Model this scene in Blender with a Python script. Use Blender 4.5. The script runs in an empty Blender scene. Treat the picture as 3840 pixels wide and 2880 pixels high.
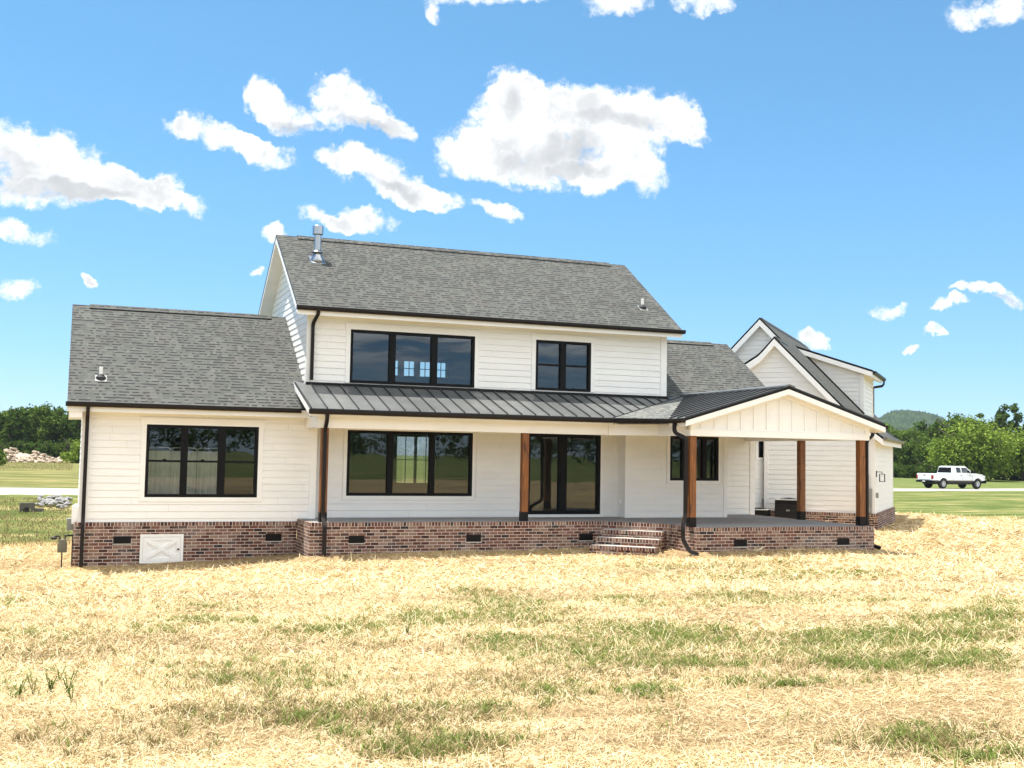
import bpy, bmesh, math, random
import numpy as np
from mathutils import Vector, Matrix
SC = bpy.context.scene
COL = SC.collection
R = math.radians
PI = math.pi

# ------------------------------------------------------------------ camera
EYE = np.array([0.0, 0.0, 1.74])
FPX = 4190.5                       # focal length in pixels of a 3840 px wide frame
PAN, PIT, ROL = 0.37221069, 0.06491914, 0.01745056
def _rot():
    R0 = np.array([[1, 0, 0], [0, 0, -1], [0, 1, 0]], float)
    c, s = math.cos(PAN), math.sin(PAN); Rz = np.array([[c, -s, 0], [s, c, 0], [0, 0, 1]])
    c, s = math.cos(PIT), math.sin(PIT); Rx = np.array([[1, 0, 0], [0, c, s], [0, -s, c]])
    c, s = math.cos(ROL), math.sin(ROL); Rr = np.array([[c, -s, 0], [s, c, 0], [0, 0, 1]])
    return Rr @ Rx @ R0 @ Rz
RC = _rot()
cam_d = bpy.data.cameras.new("camera")
cam = bpy.data.objects.new("camera", cam_d); COL.objects.link(cam)
right, up, back = RC[0], -RC[1], -RC[2]
cam.matrix_world = Matrix(((right[0], up[0], back[0], EYE[0]), (right[1], up[1], back[1], EYE[1]),
                           (right[2], up[2], back[2], EYE[2]), (0, 0, 0, 1)))
cam_d.sensor_width = 36.0
cam_d.lens = FPX / 3840 * 36
cam_d.clip_start = 0.1
cam_d.clip_end = 12000
SC.camera = cam
SC.render.resolution_x, SC.render.resolution_y = 1024, 768

def ray(px, py):                   # px, py on the 3840 x 2880 survey photo -> world direction
    return RC.T @ np.array([(px - 1920) / FPX, (py - 1440) / FPX, 1.0])
def azel(px, py):
    d = ray(px, py)
    return math.atan2(d[0], d[1]), math.atan2(d[2], math.hypot(d[0], d[1]))

# ------------------------------------------------------------------ light, exposure
SUN_TO = Vector((-0.22, 0.15, 1.0)).normalized()
sun_d = bpy.data.lights.new("sun", 'SUN'); sun_d.energy = SUN_E = 4.2; sun_d.angle = R(0.53)
sun_d.color = (1.0, 0.955, 0.88)
sun = bpy.data.objects.new("sun", sun_d); COL.objects.link(sun)
sun.rotation_euler = SUN_TO.to_track_quat('Z', 'Y').to_euler()
SC.view_settings.view_transform = 'Standard'
SC.view_settings.look = 'None'
SC.view_settings.exposure = 1.20
SC.view_settings.gamma = 1.0
SC.view_settings.use_curve_mapping = False
SC.cycles.use_denoising = True
SC.cycles.max_bounces = 8
SC.cycles.transparent_max_bounces = 12
SC.cycles.caustics_reflective = False
SC.cycles.caustics_refractive = False

# ------------------------------------------------------------------ node helper
class NT:
    def __init__(s, tree): s.t = tree; s.n = tree.nodes; s.l = tree.links
    def node(s, typ, **kw):
        n = s.n.new(typ)
        for k, v in kw.items(): setattr(n, k, v)
        return n
    def put(s, sock, v):
        if v is None: return
        if isinstance(v, bpy.types.NodeSocket): s.l.new(v, sock)
        else:
            try: sock.default_value = v
            except Exception: sock.default_value = tuple(v) + (1.0,)
    def m(s, op, a, b=None, c=None, clamp=False):
        n = s.node('ShaderNodeMath', operation=op); n.use_clamp = clamp
        for i, v in enumerate((a, b, c)): s.put(n.inputs[i], v)
        return n.outputs[0]
    def vm(s, op, a, b=None, out=0):
        n = s.node('ShaderNodeVectorMath', operation=op)
        s.put(n.inputs[0], a)
        if b is not None: s.put(n.inputs[1], b)
        return n.outputs[out]
    def mix(s, fac, a, b, blend='MIX'):
        n = s.node('ShaderNodeMix', data_type='RGBA', blend_type=blend)
        s.put(n.inputs[0], fac); s.put(n.inputs[6], a); s.put(n.inputs[7], b)
        return n.outputs[2]
    def noise(s, vec, scale, detail=3, rough=0.55, out=0, dims='3D'):
        n = s.node('ShaderNodeTexNoise', noise_dimensions=dims)
        if vec is not None: s.put(n.inputs['Vector'], vec)
        s.put(n.inputs['Scale'], scale); s.put(n.inputs['Detail'], detail); s.put(n.inputs['Roughness'], rough)
        return n.outputs[out]
    def white(s, vec, out=0, dims='3D'):
        n = s.node('ShaderNodeTexWhiteNoise', noise_dimensions=dims); s.put(n.inputs['Vector'], vec)
        return n.outputs[out]
    def ramp(s, fac, stops, interp='LINEAR'):
        n = s.node('ShaderNodeValToRGB'); cr = n.color_ramp; cr.interpolation = interp
        while len(cr.elements) < len(stops): cr.elements.new(0.5)
        for e, (p, c) in zip(cr.elements, stops):
            e.position = p; e.color = tuple(c) + (1.0,) if len(c) == 3 else c
        s.put(n.inputs[0], fac); return n.outputs[0]
    def sm(s, x, lo, hi):           # smoothstep
        n = s.node('ShaderNodeMapRange', interpolation_type='SMOOTHSTEP')
        s.put(n.inputs[0], x); s.put(n.inputs[1], lo); s.put(n.inputs[2], hi)
        return n.outputs[0]
    def comb(s, x, y, z=0.0):
        n = s.node('ShaderNodeCombineXYZ')
        for i, v in enumerate((x, y, z)): s.put(n.inputs[i], v)
        return n.outputs[0]
    def sep(s, v):
        n = s.node('ShaderNodeSeparateXYZ'); s.put(n.inputs[0], v); return n.outputs
    def mapping(s, v, loc=(0, 0, 0), rot=(0, 0, 0), scale=(1, 1, 1), typ='POINT'):
        n = s.node('ShaderNodeMapping', vector_type=typ); s.put(n.inputs[0], v)
        n.inputs[1].default_value = loc; n.inputs[2].default_value = rot; n.inputs[3].default_value = scale
        return n.outputs[0]
    def bump(s, h, strength=0.5, dist=0.01):
        n = s.node('ShaderNodeBump'); s.put(n.inputs['Strength'], strength); s.put(n.inputs['Distance'], dist)
        s.put(n.inputs['Height'], h); return n.outputs[0]

def new_mat(name):
    m = bpy.data.materials.new(name); m.use_nodes = True
    nt = NT(m.node_tree); b = nt.n['Principled BSDF']
    return m, nt, b
def uvnode(nt): return nt.node('ShaderNodeUVMap', uv_map='UVMap').outputs[0]
def objco(nt): return nt.node('ShaderNodeTexCoord').outputs['Object']
def geo(nt): return nt.node('ShaderNodeNewGeometry').outputs['Position']
def setp(nt, b, color=None, rough=None, metal=None, spec=None, normal=None):
    if color is not None: nt.put(b.inputs['Base Color'], color)
    if rough is not None: nt.put(b.inputs['Roughness'], rough)
    if metal is not None: nt.put(b.inputs['Metallic'], metal)
    if spec is not None: nt.put(b.inputs['Specular IOR Level'], spec)
    if normal is not None: nt.put(b.inputs['Normal'], normal)

# ------------------------------------------------------------------ sky with clouds
D2S = 3840 / 2212.0
world = bpy.data.worlds.new("World"); SC.world = world; world.use_nodes = True
w = NT(world.node_tree); w.n.clear()
w_out = w.node('ShaderNodeOutputWorld'); bg = w.node('ShaderNodeBackground')
sky = w.node('ShaderNodeTexSky', sky_type='NISHITA')
sky.sun_disc = False
sky.sun_elevation = math.asin(SUN_TO.z); sky.sun_rotation = math.atan2(SUN_TO.x, SUN_TO.y)
sky.altitude = 200; sky.air_density = 0.85; sky.dust_density = 0.15; sky.ozone_density = 2.5
SKY_S = 0.115
direc = w.node('ShaderNodeTexCoord').outputs['Generated']
dx, dy, dz = w.sep(direc)
az = w.m('ARCTAN2', dx, dy); el = w.m('ARCSINE', dz)
AE0 = w.comb(az, el, 0.0)
warp1 = w.vm('SCALE', w.vm('SUBTRACT', w.noise(direc, 14, 2, 0.5, out=1), (0.5, 0.5, 0.5)), None); warp1.node.inputs[3].default_value = 0.045
warp2 = w.vm('SCALE', w.vm('SUBTRACT', w.noise(direc, 60, 3, 0.6, out=1), (0.5, 0.5, 0.5)), None); warp2.node.inputs[3].default_value = 0.022
AE = w.vm('ADD', w.vm('ADD', AE0, warp1), warp2)
# every cloud: centre, half sizes and tilt as measured on the photo (2212 px wide view), turned into azimuth / elevation
CL = [(1310,312,120,48,0),(1092,192,55,46,0),(1110,232,80,50,0),(1495,275,50,30,10),(1190,245,150,66,0),(1330,245,160,66,0),(1430,255,90,50,12),(1075,325,120,55,0),(1225,335,190,70,0),(1330,372,105,42,0),(1012,285,58,40,0),
      (575,205,42,40,40),(640,243,95,36,15),(742,196,50,42,0),(765,252,100,36,18),(858,288,46,28,14),(800,238,52,40,25),
      (395,280,45,24,0),(480,285,80,34,10),(568,315,80,30,12),
      (742,352,56,28,20),(835,388,120,40,10),(940,422,72,24,10),(690,468,55,26,20),(765,474,80,26,0),
      (60,318,120,66,10),(165,350,130,62,15),(240,388,115,52,10),(60,400,150,46,0),(300,418,90,42,0),(375,438,72,20,6),(345,392,36,30,0),
      (960,-2,75,30,0),(1100,-8,95,28,0),(1330,2,75,32,0),(1512,0,62,30,0),(928,44,28,18,30),
      (2100,14,58,46,30),(2185,22,48,42,0),(1918,656,42,15,0),(2056,662,36,14,0),(2112,630,56,13,0),(2180,650,50,20,0),(2020,710,24,11,0),(1772,738,42,22,0),(1975,745,22,9,0),
      (50,496,75,22,10),(30,618,50,20,5),(198,617,19,11,40),(592,500,26,22,0),(1072,446,56,18,14),(540,598,19,9,0)]
SH = [(1185,330,125,34,-6),(1330,262,95,26,0),(1105,238,30,40,0),(60,385,120,34,0),(200,412,120,24,4),(840,402,70,16,8),(800,285,70,20,15),(1250,372,90,18,0),(640,262,60,12,10),(2150,655,50,10,0),(40,330,60,26,0)]
def field(lst, vec, grow=1.0):
    acc = None
    for (cx, cy, rx, ry, rot) in lst:
        a0, e0 = azel(cx * D2S, cy * D2S); a1, _ = azel((cx + rx) * D2S, cy * D2S); _, e1 = azel(cx * D2S, (cy - ry) * D2S)
        v = w.mapping(vec, (a0, e0, 0), (0, 0, -R(rot)), (abs(a1 - a0) * grow, abs(e1 - e0) * grow, 1.0), 'TEXTURE')
        q = w.m('MAXIMUM', w.m('SUBTRACT', 1.0, w.vm('DOT_PRODUCT', v, v, out=1)), 0.0)
        acc = q if acc is None else w.m('ADD', acc, q)
    return acc
fld = w.m('MINIMUM', field(CL, AE, 1.22), 1.30)
fb = w.m('ADD', w.m('MULTIPLY', w.noise(direc, 24, 9, 0.68), 0.6), w.m('MULTIPLY', w.noise(direc, 70, 7, 0.74), 0.4))
dens = w.m('ADD', w.m('SUBTRACT', fld, 0.42), w.m('MULTIPLY', w.m('SUBTRACT', fb, 0.5), w.m('MULTIPLY', w.sm(fld, 0.0, 0.30), 5.0)))
# cumulus in the sky behind the photographer, thickened and brightened as fill for the facade
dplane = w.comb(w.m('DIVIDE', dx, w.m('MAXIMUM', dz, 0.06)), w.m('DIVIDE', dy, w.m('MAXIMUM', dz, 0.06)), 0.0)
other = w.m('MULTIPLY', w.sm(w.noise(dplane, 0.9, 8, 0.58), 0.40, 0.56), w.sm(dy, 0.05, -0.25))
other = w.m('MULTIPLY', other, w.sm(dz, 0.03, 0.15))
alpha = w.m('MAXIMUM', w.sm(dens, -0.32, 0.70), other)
body = w.noise(direc, 26, 5, 0.6)
shade = w.m('MULTIPLY', w.sm(w.m('ADD', w.m('MINIMUM', field(SH, AE, 1.35), 1.0), w.m('MULTIPLY', w.m('SUBTRACT', body, 0.5), 1.5)), -0.05, 1.25), 0.80)
shade = w.m('MAXIMUM', shade, w.m('MULTIPLY', w.sm(body, 0.40, 0.66), w.m('MULTIPLY', w.sm(dens, 0.30, 0.95), 0.55)))
ccol = w.mix(shade, (4.6, 4.65, 4.7, 1), (2.0, 2.12, 2.24, 1))
SKYTINT = w.mix(1.0, sky.outputs[0], (0.53, 0.82, 0.80, 1), 'MULTIPLY')
SKYTINT = w.mix(1.0, SKYTINT, w.ramp(w.m('MULTIPLY', el, 2.2), [(0.0, (0.74, 0.60, 0.84)), (0.5, (0.90, 0.87, 0.95)), (1.0, (1, 1, 1))]), 'MULTIPLY')
ccol = w.mix(w.m('MULTIPLY', other, w.sm(w.noise(dplane, 1.6, 4, 0.6), 0.3, 0.6)), ccol, (13.0, 12.7, 12.2, 1))  # extra brightness of these rear clouds adds fill light on the shaded front
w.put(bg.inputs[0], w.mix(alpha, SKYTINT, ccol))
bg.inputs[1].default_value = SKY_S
w.l.new(bg.outputs[0], w_out.inputs[0])
# ------------------------------------------------------------------ materials
def simple(name, col, rough=0.5, metal=0.0, spec=0.5, var=0.0, vscale=3.0):
    m, nt, b = new_mat(name); setp(nt, b, tuple(col) + (1,), rough, metal, spec)
    if var:
        n = nt.noise(objco(nt), vscale, 4, 0.6)
        setp(nt, b, nt.mix(nt.sm(n, 0.3, 0.7), tuple(c * (1 - var) for c in col) + (1,), tuple(min(1, c * (1 + var * 0.6)) for c in col) + (1,)))
    return m
M = {}
def paint(name, col):
    m, nt, b = new_mat(name); p = geo(nt)
    n = nt.noise(nt.mapping(p, scale=(0.6, 0.6, 2.5)), 1.7, 4, 0.6)
    f = nt.noise(p, 60, 2, 0.5)
    c = nt.mix(nt.sm(n, 0.35, 0.7), col + (1,), tuple(x * 0.955 for x in col) + (1,))
    if name.startswith('white_siding'):       # each board a shade of its own, butt joints between boards
        sx, sy, sz = nt.sep(p); rw = nt.m('FLOOR', nt.m('DIVIDE', nt.m('SUBTRACT', sz, 0.02), 0.178)); al = nt.m('ADD', nt.m('DIVIDE', nt.m('ADD', sx, sy), 3.66), nt.m('MULTIPLY', nt.white(nt.comb(rw, 3.1)), 5.0))
        bt = nt.white(nt.comb(nt.m('FLOOR', al), rw)); jf = nt.m('FRACT', al)
        c = nt.mix(nt.m('MULTIPLY', bt, 0.06), c, (0.55, 0.53, 0.50, 1)); c = nt.mix(nt.m('MULTIPLY', nt.sm(jf, 0.0022, 0.0012), 0.5), c, (0.3, 0.29, 0.27, 1))
    grain = nt.noise(nt.mapping(p, scale=(4, 4, 90)), 1.0, 3, 0.6)
    setp(nt, b, c, 0.45, normal=nt.bump(nt.m('ADD', grain, f), 0.12, 0.004)); return m
M['siding'] = paint('white_siding_paint', (0.86, 0.845, 0.81))
M['trim'] = paint('white_trim_paint', (0.87, 0.855, 0.825))
M['black'] = simple('black_coated_metal', (0.006, 0.005, 0.005), 0.45, spec=0.2)
M['frame'] = simple('black_window_frame', (0.003, 0.003, 0.0035), 0.5, spec=0.15)
M['gutter'] = simple('dark_bronze_gutter', (0.010, 0.006, 0.005), 0.4, spec=0.25)
M['galv'] = simple('galvanised_steel', (0.38, 0.40, 0.42), 0.33, 1.0)
M['pvc'] = simple('grey_white_vent_pipe', (0.80, 0.80, 0.78), 0.5)
M['rubber'] = simple('black_rubber', (0.015, 0.015, 0.016), 0.7)
M['grey_paint'] = simple('grey_box_paint', (0.22, 0.23, 0.22), 0.5, var=0.15)
M['olive_paint'] = simple('gas_meter_paint', (0.16, 0.155, 0.11), 0.55, var=0.2)
M['white_panel'] = simple('white_panel_paint', (0.80, 0.80, 0.78), 0.45)
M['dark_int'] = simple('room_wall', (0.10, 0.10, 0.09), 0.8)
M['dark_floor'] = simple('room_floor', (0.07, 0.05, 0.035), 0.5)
M['chrome'] = simple('bright_rod', (0.85, 0.84, 0.80), 0.15, 0.6)

def glass(name, base_refl, tint):
    m, nt, b = new_mat(name); nt.n.remove(b)
    out = nt.n['Material Output']
    fr = nt.node('ShaderNodeFresnel'); fr.inputs[0].default_value = 1.5
    fac = nt.m('ADD', nt.m('MULTIPLY', fr.outputs[0], 1.4), base_refl, clamp=True)
    g = nt.node('ShaderNodeBsdfGlossy'); g.inputs['Roughness'].default_value = 0.0; g.inputs[0].default_value = (0.86, 0.93, 0.97, 1)
    wv = nt.noise(geo(nt), 1.1, 1, 0.4)
    nt.l.new(nt.bump(wv, 0.10, 0.02), g.inputs['Normal'])
    t = nt.node('ShaderNodeBsdfTransparent'); t.inputs[0].default_value = tint + (1,)
    mx = nt.node('ShaderNodeMixShader'); nt.l.new(fac, mx.inputs[0]); nt.l.new(t.outputs[0], mx.inputs[1]); nt.l.new(g.outputs[0], mx.inputs[2])
    nt.l.new(mx.outputs[0], out.inputs[0]); return m
M['glass'] = glass('window_glass', 0.035, (0.82, 0.86, 0.84))
M['rear_glass'] = glass('tinted_rear_glass', 0.03, (0.42, 0.43, 0.42))
M['car_glass'] = glass('tinted_car_glass', 0.03, (0.05, 0.06, 0.06))

def shingle(name, light, warm):
    m, nt, b = new_mat(name); u, v, _ = nt.sep(uvnode(nt))
    H = 0.143
    vr = nt.m('DIVIDE', v, H); row = nt.m('FLOOR', vr); fr = nt.m('FRACT', vr)
    off = nt.m('MULTIPLY', nt.white(nt.comb(row, 7.3)), 9.0)
    ur = nt.m('ADD', nt.m('DIVIDE', u, 0.105), off)
    ur = nt.m('ADD', ur, nt.m('MULTIPLY', nt.m('SINE', nt.m('MULTIPLY', ur, 1.9)), 0.35))
    cell = nt.m('FLOOR', ur); h = nt.white(nt.comb(cell, row, 0.0)); h2 = nt.white(nt.comb(cell, row, 5.0))
    big = nt.noise(nt.comb(u, v), 0.8, 3, 0.6)
    tone = nt.m('ADD', nt.m('MULTIPLY', h, 0.30), nt.m('ADD', 0.20, nt.m('MULTIPLY', big, 0.42)))
    L = light * 0.56
    c = nt.ramp(tone, [(0.05, (0.082 * L, 0.086 * L, 0.082 * L)), (0.4, (0.132 * L, 0.137 * L, 0.126 * L)), (0.75, (0.195 * L, 0.20 * L, 0.183 * L)), (1.0, (0.25 * L, 0.252 * L, 0.235 * L))])
    c = nt.mix(nt.m('MULTIPLY', nt.sm(nt.noise(nt.comb(u, v, 3.0), 1.6, 2, 0.5), 0.5, 0.75), 0.5 * warm), c, (0.20 * L, 0.155 * L, 0.135 * L, 1))
    gr = nt.noise(nt.comb(u, v), 210, 2, 0.7)
    c = nt.mix(0.55, c, nt.mix(1.0, c, nt.ramp(gr, [(0.3, (0.4, 0.4, 0.4)), (0.7, (1.5, 1.5, 1.5))]), 'MULTIPLY'))
    # laminated tabs: shadow under the butts of thicker tabs painted in as dark dashes
    dash = nt.m('MULTIPLY', nt.m('GREATER_THAN', nt.m('ADD', h2, nt.m('MULTIPLY', nt.m('FLOORED_MODULO', cell, 2.0), 0.50)), 0.70), nt.sm(fr, 0.58, 0.66))
    line = nt.sm(fr, 0.86, 0.92)
    dk = nt.m('MAXIMUM', nt.m('MULTIPLY', dash, 0.95), nt.m('MULTIPLY', line, 0.35))
    c = nt.mix(dk, c, (0.022, 0.023, 0.026, 1))
    hgt = nt.m('ADD', nt.m('MULTIPLY', nt.m('SUBTRACT', 1.0, fr), 0.7), nt.m('MULTIPLY', gr, 0.35))
    setp(nt, b, c, 0.95, spec=0.2, normal=nt.bump(hgt, 0.6, 0.01)); return m
M['shingle'] = shingle('asphalt_shingle', 1.0, 0.45)
M['shingle_pale'] = shingle('pale_shingle', 1.8, 0.3)

def brick(name, bw, bh, half, z0, mv=0.15, mu=0.05):
    m, nt, b = new_mat(name); u, v, _ = nt.sep(uvnode(nt))
    vr = nt.m('DIVIDE', nt.m('ADD', v, 20 * bh - z0), bh); row = nt.m('FLOOR', vr); fv = nt.m('FRACT', vr)
    wob = nt.m('MULTIPLY', nt.m('SUBTRACT', nt.noise(nt.comb(u, v), 9, 2, 0.5), 0.5), 0.05)
    ur = nt.m('ADD', nt.m('DIVIDE', u, bw), nt.m('ADD', nt.m('MULTIPLY', nt.m('FLOORED_MODULO', row, 2.0), half), wob))
    cell = nt.m('FLOOR', ur); fu = nt.m('FRACT', ur)
    h = nt.white(nt.comb(cell, row, 1.0)); h2 = nt.white(nt.comb(cell, row, 9.0))
    c = nt.ramp(h, [(0.0, (0.030, 0.012, 0.010)), (0.16, (0.066, 0.022, 0.015)), (0.38, (0.12, 0.040, 0.026)), (0.6, (0.165, 0.070, 0.045)), (0.78, (0.21, 0.12, 0.082)), (1.0, (0.25, 0.165, 0.125))])
    c = nt.mix(nt.sm(h2, 0.955, 0.97), c, (0.022, 0.018, 0.02, 1))
    n1 = nt.noise(nt.comb(u, v), 28, 4, 0.65); n2 = nt.noise(nt.comb(u, v), 1.1, 3, 0.6)
    c = nt.mix(nt.m('MULTIPLY', nt.sm(n1, 0.45, 0.75), 0.35), c, (0.34, 0.26, 0.22, 1))
    c = nt.mix(nt.m('MULTIPLY', nt.sm(n2, 0.50, 0.72), nt.m('MULTIPLY', nt.sm(n1, 0.3, 0.6), 0.5)), c, (0.42, 0.36, 0.32, 1))
    ev = nt.m('MINIMUM', fv, nt.m('SUBTRACT', 1.0, fv)); eu = nt.m('MINIMUM', fu, nt.m('SUBTRACT', 1.0, fu))
    face = nt.m('MULTIPLY', nt.sm(ev, mv * 0.38, mv * 0.62), nt.sm(eu, mu * 0.38, mu * 0.62))
    mort = nt.mix(n1, (0.52, 0.46, 0.40, 1), (0.66, 0.60, 0.54, 1))
    c = nt.mix(face, mort, c)
    setp(nt, b, c, 0.9, spec=0.2, normal=nt.bump(nt.m('ADD', face, nt.m('MULTIPLY', n1, 0.3)), 0.7, 0.008)); return m
M['brick'] = brick('red_brown_brick', 0.223, 0.0813, 0.5, -0.095)
M['brick_low'] = brick('red_brown_brick_wing', 0.223, 0.0813, 0.5, -0.165)
M['rowlock'] = brick('rowlock_course', 0.085, 0.40, 0.0, -0.30, mv=0.02, mu=0.16)

def wood():
    m, nt, b = new_mat('stained_cedar'); p = objco(nt)
    g = nt.noise(nt.mapping(p, scale=(1, 1, 0.055)), 42, 5, 0.62)
    k = nt.noise(nt.mapping(p, scale=(1, 1, 0.22)), 5.5, 3, 0.6)
    c = nt.ramp(g, [(0.28, (0.06, 0.015, 0.003)), (0.5, (0.19, 0.062, 0.009)), (0.72, (0.34, 0.13, 0.018))])
    c = nt.mix(nt.sm(k, 0.60, 0.72), c, (0.06, 0.016, 0.006, 1))
    setp(nt, b, c, 0.55, normal=nt.bump(g, 0.3, 0.004)); return m
M['wood'] = wood()
def concrete(name, col):
    m, nt, b = new_mat(name); p = geo(nt)
    n = nt.noise(p, 1.3, 6, 0.65); f = nt.noise(p, 45, 3, 0.6)
    c = nt.mix(nt.sm(n, 0.3, 0.75), tuple(x * 0.78 for x in col) + (1,), col + (1,))
    c = nt.mix(nt.m('MULTIPLY', f, 0.3), c, tuple(x * 0.6 for x in col) + (1,))
    setp(nt, b, c, 0.85, normal=nt.bump(f, 0.2, 0.004)); return m
M['concrete'] = concrete('porch_concrete', (0.25, 0.25, 0.255))
M['tread'] = concrete('step_tread', (0.58, 0.53, 0.47))
M['gravel'] = concrete('pale_gravel_road', (0.37, 0.35, 0.31))
M['rock'] = concrete('pale_rock', (0.44, 0.35, 0.26))
M['greyrock'] = concrete('grey_riprap', (0.30, 0.29, 0.28))
M['dark_concrete'] = concrete('weathered_concrete', (0.13, 0.12, 0.10))

def seam_metal(name, col):
    m, nt, b = new_mat(name); p = geo(nt)
    n = nt.noise(p, 0.9, 4, 0.6); s = nt.noise(nt.mapping(p, scale=(9, 1.2, 1)), 3, 3, 0.6)
    c = nt.mix(nt.sm(n, 0.3, 0.75), tuple(x * 0.8 for x in col) + (1,), tuple(x * 1.15 for x in col) + (1,))
    rr = nt.m('ADD', 0.34, nt.m('MULTIPLY', s, 0.16))
    setp(nt, b, c, rr, 0.35, normal=nt.bump(n, 0.12, 0.02)); return m
M['metal_roof'] = seam_metal('charcoal_standing_seam', (0.14, 0.145, 0.143))
M['seam'] = seam_metal('charcoal_seam_rib', (0.04, 0.041, 0.043))
# ------------------------------------------------------------------ objects and mesh helpers
def tag(o, label=None, cat=None, group=None, kind=None):
    if label: o['label'] = label
    if cat: o['category'] = cat
    if group: o['group'] = group
    if kind: o['kind'] = kind
    return o
def thing(name, label, cat, loc=(0, 0, 0), rz=0.0, group=None):
    o = bpy.data.objects.new(name, None); COL.objects.link(o)
    o.location = loc; o.rotation_euler = (0, 0, rz); o.empty_display_size = 0.2
    return tag(o, label, cat, group)
def copy_tree(o, parent=None):
    c = o.copy(); COL.objects.link(c); c.parent = parent
    for ch in list(o.children): copy_tree(ch, c)
    return c
S2 = 1 / math.sqrt(2)
def GAR(p): return (S2 * (p[0] + p[1]), S2 * (p[1] - p[0]), p[2])    # garage axes (u, w) stand at 45 degrees to the house
class MB:
    def __init__(s, T=None): s.v = []; s.f = []; s.mi = []; s.T = T
    def face(s, pts, m=0):
        k = len(s.v)
        for p in pts: s.v.append(tuple(s.T(p)) if s.T else tuple(p))
        s.f.append(tuple(range(k, k + len(pts)))); s.mi.append(m)
    def hexa(s, a, m=0):            # a: 8 corners, bottom 4 ccw then top 4
        for q in ((3, 2, 1, 0), (4, 5, 6, 7), (0, 1, 5, 4), (1, 2, 6, 5), (2, 3, 7, 6), (3, 0, 4, 7)): s.face([a[i] for i in q], m)
    def box(s, x0, y0, z0, x1, y1, z1, m=0):
        s.hexa([(x0, y0, z0), (x1, y0, z0), (x1, y1, z0), (x0, y1, z0), (x0, y0, z1), (x1, y0, z1), (x1, y1, z1), (x0, y1, z1)], m)
    def prism(s, poly, d, m=0, mtop=None, mside=None):      # 3-D polygon pushed along vector d
        q = [(p[0] + d[0], p[1] + d[1], p[2] + d[2]) for p in poly]
        s.face(poly, m if mtop is None else mtop); s.face(list(reversed(q)), m)
        n = len(poly)
        for i in range(n):
            j = (i + 1) % n; s.face([poly[i], q[i], q[j], poly[j]], m if mside is None else mside)
    def beam(s, a, b, wd, ht, up=(0, 0, 1), m=0, ca=0.5, cb=0.5):
        a, b, up = Vector(a), Vector(b), Vector(up); d = (b - a).normalized(); sd = d.cross(up)
        if sd.length < 1e-4: sd = d.cross(Vector((0, 1, 0)))
        sd.normalize(); u2 = sd.cross(d).normalized()
        c = []
        for p in (a, b):
            c.append([p + sd * x + u2 * y for x, y in ((-wd / 2, -ht / 2), (wd / 2, -ht / 2), (wd / 2, ht / 2), (-wd / 2, ht / 2))])
        s.hexa([tuple(x) for x in c[0]] + [tuple(x) for x in c[1]], m)
    def sweep(s, path, prof, m=0, up=(0, 0, 1), closed=True):  # profile (x, y) list carried along a polyline
        path = [Vector(p) for p in path]; up = Vector(up); rings = []
        for i, p in enumerate(path):
            d = (path[min(i + 1, len(path) - 1)] - path[max(i - 1, 0)]).normalized()
            sd = d.cross(up)
            if sd.length < 0.05: sd = d.cross(Vector((0, 1, 0)))
            sd.normalize(); u2 = sd.cross(d).normalized()
            k = 1.0
            if 0 < i < len(path) - 1:
                d1 = (path[i + 1] - p).normalized(); c = max(0.35, d.dot(d1)); k = 1.0 / c
            rings.append([tuple(p + sd * x * 1 + u2 * y * 1) for x, y in prof])
        n = len(prof)
        for a, b in zip(rings, rings[1:]):
            for i in range(n):
                j = (i + 1) % n; s.face([a[i], a[j], b[j], b[i]], m)
        s.face(list(reversed(rings[0])), m); s.face(rings[-1], m)
    def tube(s, path, r, n=10, m=0):
        s.sweep(path, [(r * math.cos(2 * PI * i / n), r * math.sin(2 * PI * i / n)) for i in range(n)], m)
    def lathe(s, prof, c, n=16, m=0):
        rg = [[(c[0] + r * math.cos(2 * PI * i / n), c[1] + r * math.sin(2 * PI * i / n), c[2] + z) for i in range(n)] for r, z in prof]
        for a, b in zip(rg, rg[1:]):
            for i in range(n):
                j = (i + 1) % n; s.face([a[i], a[j], b[j], b[i]], m)
        s.face(list(reversed(rg[0])), m); s.face(rg[-1], m)
    def build(s, name, mats, parent=None, smooth=False, bevel=0.0, fixn=True):
        me = bpy.data.meshes.new(name)
        me.from_pydata(s.v, [], s.f); me.polygons.foreach_set('material_index', s.mi)
        for mt in (mats if isinstance(mats, (list, tuple)) else [mats]): me.materials.append(M[mt] if isinstance(mt, str) else mt)
        if fixn or smooth:
            bm = bmesh.new(); bm.from_mesh(me); bmesh.ops.remove_doubles(bm, verts=bm.verts, dist=1e-5)
            if fixn: bmesh.ops.recalc_face_normals(bm, faces=bm.faces)
            bm.to_mesh(me); bm.free()
        uv = me.uv_layers.new(name='UVMap')
        for p in me.polygons:
            n = p.normal
            t = Vector((-n.y, n.x, 0))
            if t.length < 1e-3: t = Vector((1, 0, 0))
            t.normalize()
            if abs(t.x) > abs(t.y) and t.x < 0 or abs(t.y) >= abs(t.x) and t.y < 0: t = -t
            b2 = n.cross(t)
            if b2.z < 0 or (abs(b2.z) < 1e-4 and b2.y < 0): b2 = -b2
            for li in p.loop_indices:
                q = me.vertices[me.loops[li].vertex_index].co; uv.data[li].uv = (q.dot(t), q.dot(b2))
        if smooth:
            for p in me.polygons: p.use_smooth = True
        o = bpy.data.objects.new(name, me); COL.objects.link(o); o.parent = parent
        if bevel:
            md = o.modifiers.new('bevel', 'BEVEL'); md.width = bevel; md.segments = 2; md.limit_method = 'ANGLE'
        return o

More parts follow.
